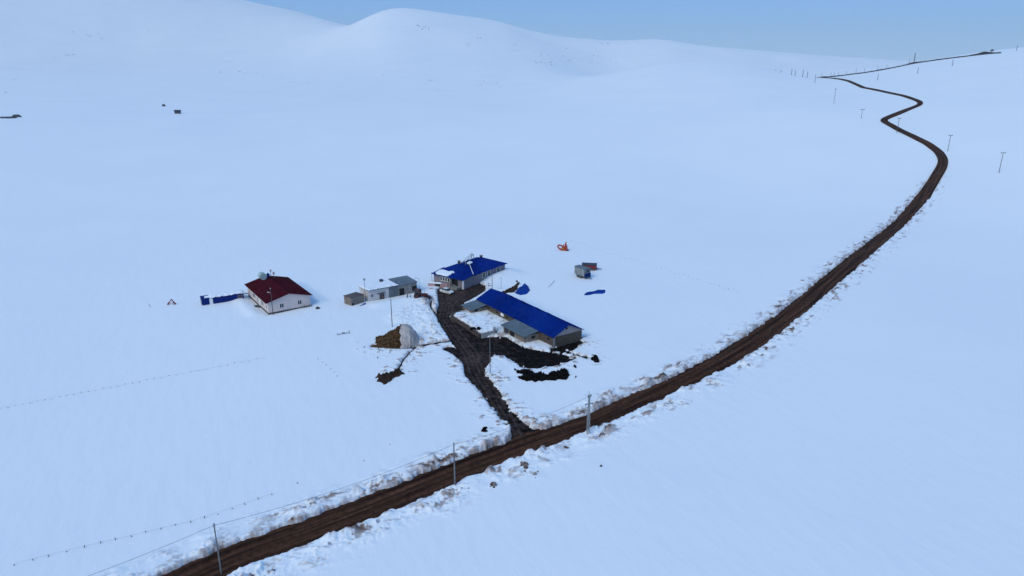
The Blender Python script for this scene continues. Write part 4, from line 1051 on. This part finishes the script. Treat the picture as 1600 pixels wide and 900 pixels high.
# small red A-frame implement
a = at(268, 476, 0.3)
T = thing('harrow', 'small red and white A-shaped implement poking from the snow at the far left', 'farm implement', (a[0], a[1], 0.1), R(6))
q = MB(); q.tube((-.95, 0, 0.1), (0.15, 0, 1.75), .11); q.tube((0.15, 0, 1.75), (.95, .3, 0.1), .13); q.tube((-.6, 0, .6), (.7, .2, .6), .09); q.tube((-1.05, 0.1, .3), (-.5, .1, .9), .16); q.tube((.5, .2, .9), (.95, .35, .15), .2); q.build('frame', 'redpaint', T)
q = MB(); q.tube((0.05, -.1, 0.0), (0.1, -.1, 1.2), .09); q.tube((.35, -.1, .15), (-.1, -.1, 1.0), .07); q.build('brace', 'whitetrim', T)
tag(MB().tube((0, 0, 0), (-.25, 0, 1.0), .05).build('stake', 'post'), 'thin dark stake leaning in the snow left of the red A-shaped implement', 'stake').location = at(235, 480, 0.25)

# far buildings
a = at(278, 178)
T = thing('hut', 'small dark grey hut alone far away on the left snow slope', 'hut', (a[0], a[1], a[2]), R(12))
w0 = 0.38 * np.hypot(*(at(284, 178) - at(272, 178))[:2])
MB().box(-w0, w0, -w0 * .6, w0 * .6, -0.5, 2.3).build('wall', 'plinth', T)
MB().prism([(-w0 - .4, -w0 * .6 - .4, 2.2), (-w0 - .4, 0, 3.3), (-w0 - .4, w0 * .6 + .4, 2.2)], (2 * w0 + .8, 0, 0)).build('roof', 'roofdark', T)
def blob(name, label, cat, px, py, w, h, m, seed):
    c = at(px, py); q = MB(); rg = random.Random(seed)
    n = 9; vs = []
    for lv, (rr0, zz) in enumerate(((1.0, -0.3), (0.85, 0.5), (0.45, 0.95))):
        for k in range(n):
            t = 2 * math.pi * k / n; rj = rr0 * rg.uniform(0.75, 1.2)
            vs.append((w / 2 * rj * math.cos(t), w / 3 * rj * math.sin(t), h * zz * rg.uniform(0.8, 1.15)))
    fs = [tuple(range(2 * n, 3 * n))]
    for lv in range(2):
        for k in range(n): fs.append((lv * n + k, lv * n + (k + 1) % n, (lv + 1) * n + (k + 1) % n, (lv + 1) * n + k))
    o = q.add(vs, fs).build(name, m); o.location = [float(v) for v in c + np.array([0, 0, 0.25])]
    return tag(o, label, cat)
blob('boulder', 'small dark boulder just up the slope from the far grey hut', 'boulder', 256, 166.5, 3.6, 2.0, 'rock', 1)
blob('rock_outcrop', 'dark rock outcrop at the left edge of the photo, far up the slope', 'rock outcrop', 26, 183, 8, 1.5, 'rock', 2)
blob('rock_outcrop', 'long low dark rock outcrop left end, just above the outcrop by the photo edge', 'rock outcrop', 10, 184.5, 16, 0.8, 'rock', 3)
blob('boulder', 'dark bump on the right ridge skyline beyond the earth bank', 'boulder', 1550, 80.2, 4.5, 2.0, 'rock', 4)
blob('boulder', 'tiny dark boulder in the open snow on the near right of the road', 'boulder', 939, 731, 0.5, 0.3, 'rock', 5)
blob('boulder', 'dark stone in the snow just right of the red-roofed house', 'boulder', 496.5, 484, 1.3, 0.6, 'rock', 6)
# bare rock scattered over the far hills: uncountable specks, one object
q = MB(); rg = random.Random(21)
spots = [(650, 42, 24, 7, 14), (660, 46, 8, 3, 8), (752, 60, 8, 8, 9), (735, 69, 12, 3, 8), (700, 55, 60, 20, 10), (850, 98, 22, 4, 30), (870, 90, 60, 14, 42), (930, 95, 40, 12, 22), (950, 68, 14, 3, 5),
         (475, 129.5, 14, 1.5, 9), (370, 114, 50, 2, 16), (150, 52, 50, 10, 12), (236, 50, 4, 2, 3), (100, 86, 60, 4, 20), (10, 144.5, 8, .8, 5), (96, 152, 6, .6, 4), (1030, 62, 50, 1.4, 10), (672, 126, 6, 1.2, 5),
         (755, 134, 40, 5, 22), (805, 75, 30, 12, 16), (590, 120, 10, 3, 4), (25, 124, 4, 2, 3), (685, 142, 6, 1, 4)]
for cx, cy, wx, wy, n in spots:
    for k in range(int(n * 0.7 + 0.5)):
        px = cx + rg.gauss(0, wx / 2); py = cy + rg.gauss(0, wy / 2)
        c = at(px, py); dist = math.hypot(c[0], c[1])
        if dist > 5000: continue
        s = dist / 1080 * rg.uniform(0.3, 0.95)
        vs = []
        for t in range(6): vs.append((c[0] + s * 1.3 * rg.uniform(.6, 1.3) * math.cos(t), c[1] + s * 1.2 * math.sin(t), c[2] - 0.3))
        vs.append((c[0], c[1], c[2] + 0.5 + s * rg.uniform(.5, 1.1)))
        q.add(vs, [(t, (t + 1) % 6, 6) for t in range(6)])
o = q.build('bare_rocks', 'rock'); o['kind'] = 'stuff'

# ------------------------------------------------------------------ poles, wires, posts
def put(px, py): 
    p = at(px, py); p[2] = snow_z(p[0], p[1]) - 0.15 if p[1] < 430 else p[2]
    return p
TOPS = {}
def plain_pole(key, base, ytop, label, r=0.11, m='polegrey', lean=0.0, arm=None, lamp=False, name='power_pole', ground=None):
    p = put(*base) if ground is None else np.array(ground, float)
    h = height_for(p, ytop)
    T = thing(name, label, 'pole', p, 0, 'poles around the farm and road' if name == 'power_pole' else None)
    MB().tube((0, 0, -0.5), (lean, 0, h), r, r * 0.75, 10).build('pole', m, T)
    if arm:
        o = MB().obox((lean, 0, h - 0.06), (arm / 2 * math.cos(R(8)), arm / 2 * math.sin(R(8)), 0), (-.07 * math.sin(R(8)), .07 * math.cos(R(8)), 0), (0, 0, .09)).build('crossarm', m, T)
        for s in (-1, 0, 1): MB().tube((lean + s * arm * .45, s * arm * .06, h), (lean + s * arm * .45, s * arm * .06, h + .3), .06, .05, 6).build('insulator', 'roofdark', o)
    else:
        MB().box(lean - .1, lean + .1, -.1, .1, h - .45, h - .15).build('bracket', 'metal', T)
    TOPS[key] = np.array([p[0] + lean, p[1], p[2] + h - 0.25]); T['h'] = 0; del T['h']
    return T, h
plain_pole('a', (346, 897), 818, 'slender grey pole at the bottom left edge of the road', 0.10, lean=0.0)
plain_pole('b', (711, 763), 692, 'slender grey pole on the near snow bank left of the drive entrance', 0.12)
plain_pole('c', (766, 586), 520, 'tall pale pole at the yard in front of the barn lean-to', 0.075, 'polegrey')
T_, h_ = plain_pole('d', (613, 512), 467, 'grey pole rising just behind the hay stack', 0.12)
T_, h_ = plain_pole('e', (427, 493.5), 449, 'dark lamp pole at the near corner of the red-roofed house', 0.10, 'polewood')
MB().tube((0, 0, h_ * .80), (-.55, -.1, h_ * .84), .04).tube((-.55, -.1, h_ * .84), (-.8, -.12, h_ * .82), .13, .09, 10).build('lamp', 'lamp', T_)
T_, h_ = plain_pole('f', (571.5, 473), 436, 'thin aerial mast at the left corner of the long shed', 0.06, 'polewood')
MB().tube((0, -.05, h_ - .1), (.05, -.2, h_), .32, .1, 10).build('dish', 'metal', T_)
p_ = at(769, 452.5, 0.6); plain_pole('g', None, 430, 'grey pole by the windowed wall of the blue-roofed house', 0.10, ground=(p_[0], p_[1], 0.3))
p_ = at(783, 449, 0.8); plain_pole('h', None, 433, 'thin short pole in the snow between the blue-roofed house and the hay scatter', 0.05, ground=(p_[0], p_[1], 0.5), name='stake')
# lattice pylon
p = put(918.5, 683); h = height_for(p, 611)
T = thing('lattice_pylon', 'grey steel lattice pole on the near road bank right of the drive entrance', 'pylon', p, R(20), 'poles around the farm and road')
q = MB(); wb, wt = 0.21, 0.10
for sx in (-1, 1):
    for sy in (-1, 1): q.tube((sx * wb, sy * wb, -0.5), (sx * wt, sy * wt, h * .9), .05, .045, 6)
n_ = 9
for k in range(n_):
    z0_, z1_ = h * .9 * k / n_, h * .9 * (k + 1) / n_
    a0_, a1_ = wb + (wt - wb) * k / n_, wb + (wt - wb) * (k + 1) / n_
    for (ax_, ay_, bx_, by_) in ((-1, -1, 1, -1), (1, -1, 1, 1), (1, 1, -1, 1), (-1, 1, -1, -1)):
        if k % 2: ax_, ay_, bx_, by_ = bx_, by_, ax_, ay_
        q.tube((ax_ * a0_, ay_ * a0_, z0_), (bx_ * a1_, by_ * a1_, z1_), .03, .03, 5)
q.build('lattice', 'metal', T)
MB().tube((0, 0, h * .86), (-.12, 0, h), .05).build('top_spike', 'metal', T)
for zf, w in ((.90, .55), (.71, 1.5)):
    o = MB().obox((0.05 if w > 1 else 0.15, 0, h * zf), (w / 2, 0, 0), (0, .09, 0), (0, 0, .10)).build('crossarm', 'metal', T)
    for s in (-.45, .45): MB().tube((s * w, 0, h * zf - .3), (s * w, 0, h * zf), .07, .05, 6).build('insulator', 'roofdark', o)
TOPS['l'] = np.array([p[0], p[1], p[2] + h * .88])
# T-topped line on the right
for base, yt, arm, lab in (
        ((1560.5, 271), 238.5, 2.6, 'T-topped wooden pole nearest the right photo edge, in open snow'),
        ((1480.5, 237), 211.5, 2.4, 'T-topped wooden pole at the outside of the first big road bend'),
        ((1401, 209), 184.5, 2.6, 'T-topped wooden pole standing in front of the road between its bends'),
        ((1345.5, 186), 171, 3.2, 'short T-topped pole in open snow left of the sharp left road bend'),
        ((1302.5, 163), 139, 2.0, 'tall wooden pole in the snow left of the far road bends'),
        ((1273, 130), 116, 0, 'pole at the far left end of the road, in front of the thin dark line'),
        ((1371, 126), 116, 0, 'small far pole on the slope between the road and the earth bank'),
        ((1433.5, 115), 105, 0, 'small far pole on the slope below the ridge mast'),
        ((1487.5, 104), 93, 0, 'small far pole on the slope furthest right below the earth bank'),
        ((1428, 97.8), 83, 0, 'thick far mast on the ridge skyline'),
        ((1420, 100.5), 93.5, 0, 'short far post just left of the ridge skyline mast'),
        ((1588, 79.5), 70, 0, 'pole on the skyline at the right photo edge'),
        ((1549.5, 82.5), 77, 0, 'short far pole at the dark end of the earth bank')):
    p = at(*base); h = height_for(p, yt); dd_ = math.hypot(p[0], p[1])
    T = thing('utility_pole', lab, 'pole', p, 0, 'wooden poles along the far road')
    rr0 = 0.14 if dd_ < 800 else 0.24
    if 'thick' in lab: rr0 = 0.5
    MB().tube((0, 0, -0.5), (h * 0.012 if arm else 0, 0, h), rr0, rr0 * .8, 8).build('pole', 'polewood', T)
    if arm:
        o = MB().obox((h * 0.012, 0, h - .1), (arm / 2, .15, 0), (-.02, .1, 0), (0, 0, .12)).build('crossarm', 'polewood', T)
        for s in (-1, 1): MB().tube((h * .012 + s * arm * .45, s * .13, h), (h * .012 + s * arm * .45, s * .13, h + .45), .08, .06, 6).build('insulator', 'roofdark', o)
# far row of poles and posts on the saddle
proto = None
for k, (px, yb, yt) in enumerate(((1212, 110.5, 108.3), (1220, 113.5, 109.2), (1236.5, 117.5, 108), (1242, 119, 110), (1254, 121, 108.5), (1261, 122, 112), (1282.5, 121, 114), (1298, 120.5, 112.5), (1303, 120, 112.5), (1309.5, 119.3, 112.5), (1322, 117.5, 111), (1337, 115, 107), (1350, 114, 106), (1371, 109.8, 102.5), (1385, 107, 101))):
    p = at(px, yb); h = height_for(p, yt)
    if proto is None:
        proto = MB().tube((0, 0, -0.03), (0.02, 0, 1), 1, .8, 6).build('utility_pole', 'polewood'); o = proto
    else:
        o = proto.copy(); C.objects.link(o)
    rr0 = 0.30 if k < 6 else 0.17
    o.scale = (rr0, rr0, h); o.location = [float(v) for v in p]
    tag(o, 'one of the tiny far poles in the row along the saddle skyline', 'pole', 'far row of poles along the saddle')
def wire(label, a, b, sag, r=0.02):
    a = np.array(a, float); b = np.array(b, float); pts = []
    for t in np.linspace(0, 1, 25): pts.append(a + (b - a) * t - np.array([0, 0, sag * 4 * t * (1 - t)]) - a)
    o = MB().path(pts, r, 5).build('power_wire', 'wire'); o.location = [float(v) for v in a]
    return tag(o, label, 'wire', 'power wires')
off_frame = np.array([TOPS['a'][0] - 14, TOPS['a'][1] - 9, TOPS['a'][2] - 1.5])
wire('power wire leaving the bottom left pole towards the photo edge', off_frame, TOPS['a'], 0.2)
wire('power wire between the two slender poles along the near road', TOPS['a'], TOPS['b'], 0.9)
wire('power wire from the slender pole across the drive entrance to the lattice pole', TOPS['b'], TOPS['l'], 0.6)

def fence_wire(pts, label, h, r=0.014):
    P = [put(*q) + np.array([0, 0, h]) for q in pts]
    o = MB().path([p - P[0] for p in P], r, 4).build('fence_wire', 'wire'); o.location = [float(v) for v in P[0]]
    return tag(o, label, 'wire')

def post_row(pts, label, group, h, r, cat='fence post', name='fence_post', seed=1):
    proto = None; rg = random.Random(seed)
    for px, py in pts:
        p = put(px, py)
        if proto is None:
            proto = MB().tube((0, 0, -0.4), (0, 0, 1.0), 1.0, 0.85, 7).build(name, 'post'); o = proto
        else:
            o = proto.copy(); C.objects.link(o)
        o.scale = (r, r, h * rg.uniform(0.75, 1.25)); o.location = [float(v) for v in p]; o.rotation_euler = (rg.uniform(-.12, .12), rg.uniform(-.12, .12), 0)
        tag(o, label, cat, group)
g_ = 'fence posts left of the near road'
post_row([(23, 886), (52, 878), (77, 872), (105, 865), (132.5, 858), (157.5, 851), (181, 846), (206, 841), (228.5, 834), (252, 829), (274.5, 823.5), (299, 819), (320, 812), (341, 806), (363, 797.5), (383, 790.5),
          (404, 782), (425, 775.5), (465.5, 757.5), (568.5, 722.5), (609, 697)],
         'short dark fence post in the row in the snow left of the near road', g_, 0.42, 0.055)
fence_wire([(23, 886), (105, 865), (206, 841), (299, 819), (383, 790.5), (425, 775.5)], 'thin fence wire along the post row left of the near road', 0.42, 0.009)
fence_wire([(2 + k * 11.4, 640.5 - k * 2.2 + 0.9 * math.sin(k * 2.1)) for k in range(0, 37, 4)], 'faint fence wire of the row crossing the left snow field', 0.3, 0.006)
post_row([(893 + k * 7.0, 378.5 + k * 2.13 + 1.3 * math.sin(k * 1.7)) for k in range(38)],
         'tiny dark fence post in the faint row from the orange implement towards the road', 'faint fence row in the middle of the snow field', 0.4, 0.06, seed=2)
post_row([(2 + k * 11.4, 640.5 - k * 2.2 + 0.9 * math.sin(k * 2.1)) for k in range(37)],
         'tiny fence post in the faint row crossing the snow at the left', 'faint fence row across the left snow field', 0.3, 0.055, seed=3)
post_row([(497, 563), (504, 568), (509.5, 572.5), (517, 578.5), (522.5, 583.5), (527, 590)],
         'small post stub in the short dotted row left of the dung heap', 'short dotted row of post stubs', 0.4, 0.06, seed=4)
post_row([(569, 545), (591, 549), (609, 553), (590.5, 561)], 'dark stub poking out of the snow just below the hay stack', 'stubs below the hay stack', 0.45, 0.11, 'stub', 'stub', seed=5)
post_row([(637, 467), (641, 469), (636.5, 470)], 'dark stub in the trampled snow in front of the maroon tractor', 'stubs by the tractor', 0.8, 0.14, 'stub', 'stub', seed=6)
# rail fragment and loose pole
a = at(527.5, 523, .3); b = at(546, 520.5, .3); d = b - a
q = MB(); q.tube((0, 0, .15), (d[0], d[1], .35), .06); q.tube((d[0], d[1], 0), (d[0], d[1], .85), .06); q.tube((0, 0, -.1), (0, 0, .5), .06); q.obox((d[0] * .5, d[1] * .5, .35), (.3, 0, 0), (0, .06, 0), (0, 0, .12))
o = q.build('broken_rail', 'polewood'); o.location = (a[0], a[1], .2); tag(o, 'fragment of a wooden rail fence half buried in the snow left of the hay stack', 'fence')
a = at(856.5, 449, .3); b = at(867, 439, .3)
o = MB().tube((0, 0, 0.1), (b[0] - a[0], b[1] - a[1], .35), .07, .05).build('loose_pole', 'metal'); o.location = (a[0], a[1], .15)
tag(o, 'thin loose pole lying on the snow between the blue tarp pile and the trailers', 'pole')
# low hurdle at the red house's right corner, pipe at its left
p = world(RED_W - 2.6, -0.7, RED_O, RED_A); T = thing('hurdle', 'low dark wooden hurdle in front of the right corner of the red-roofed house', 'fence', (p[0], p[1], .15), RED_A)
for k in range(5): MB().tube((k * .65, 0, -.2), (k * .65 + .1, .05, .55 + .15 * (k % 2)), .06).build('post', 'post', T); MB().tube((0, 0, .25), (2.8, 0, .5), .06).build('rail', 'post', T)
a = at(363, 461.5, .6); b = world(0, RED_L - .4, RED_O, RED_A)
o = MB().tube((0, 0, 0), (b[0] - a[0], b[1] - a[1], .15), .12).build('pipe_run', 'roofdark'); o.location = (a[0], a[1], .75)
tag(o, 'dark pipe running from the blue container to the red-roofed house', 'pipe')

# ------------------------------------------------------------------ air, sky, light
SUN_EL, SUN_AZ = 42.0, -140.0          # soft sun behind thin overcast, from behind the camera on the left
hz = MB().box(-6600, 6600, -6600, 6600, -260, 420).build('haze', 'snow'); hz['kind'] = 'stuff'
mz = bpy.data.materials.new('haze_air'); mz.use_nodes = True
n = mz.node_tree.nodes; n.clear()
out = n.new('ShaderNodeOutputMaterial'); pv = n.new('ShaderNodeVolumePrincipled')
pv.inputs['Color'].default_value = (0.92, 0.97, 1.0, 1); pv.inputs['Density'].default_value = 0.000088; pv.inputs['Anisotropy'].default_value = 0.0
mz.node_tree.links.new(pv.outputs['Volume'], out.inputs['Volume'])
hz.data.materials.clear(); hz.data.materials.append(mz)
hz.display_type = 'WIRE'

W_ = bpy.data.worlds.new('World'); sc.world = W_; W_.use_nodes = True
n = W_.node_tree.nodes; l = W_.node_tree.links
bg = n['Background']; sky = n.new('ShaderNodeTexSky'); sky.sky_type = 'NISHITA'; sky.sun_disc = False
sky.sun_elevation = R(SUN_EL); sky.sun_rotation = R(SUN_AZ); sky.altitude = 2000; sky.air_density = 1.0; sky.dust_density = 0.6; sky.ozone_density = 3.0
SKYMIX = 0.85
mx = n.new('ShaderNodeMix'); mx.data_type = 'RGBA'; mx.inputs[0].default_value = SKYMIX
tc_ = n.new('ShaderNodeTexCoord'); sp_ = n.new('ShaderNodeSeparateXYZ'); l.new(tc_.outputs['Generated'], sp_.inputs[0])
rp_ = ramp(n, [(0.0, (0.30, 0.50, 0.81)), (0.05, (0.24, 0.45, 0.79)), (0.12, (0.14, 0.35, 0.745)), (1.0, (0.145, 0.35, 0.73))])   # thin blue cloud veil, paler low down
l.new(sp_.outputs['Z'], rp_.inputs['Fac'])
vm_ = n.new('ShaderNodeVectorMath'); vm_.operation = 'SCALE'; vm_.inputs['Scale'].default_value = 10.0
l.new(rp_.outputs['Color'], vm_.inputs[0]); l.new(vm_.outputs[0], mx.inputs[7])
l.new(sky.outputs['Color'], mx.inputs[6]); l.new(mx.outputs[2], bg.inputs['Color'])
bg.inputs['Strength'].default_value = 0.10
sl = bpy.data.lights.new('sun', 'SUN'); sl.energy = 1.4; sl.angle = R(35); sl.color = (1.0, 0.95, 0.74)
so = bpy.data.objects.new('sun', sl); C.objects.link(so)
so.rotation_euler = (R(90 - SUN_EL), 0, R(-SUN_AZ) + math.pi)
so.location = (0, 0, 300)
sc.view_settings.view_transform = 'Standard'; sc.view_settings.look = 'None'
sc.view_settings.exposure = 0.24; sc.view_settings.gamma = 1.0; sc.view_settings.use_curve_mapping = False
sc.cycles.volume_bounces = 0
sc.cycles.max_bounces = 6
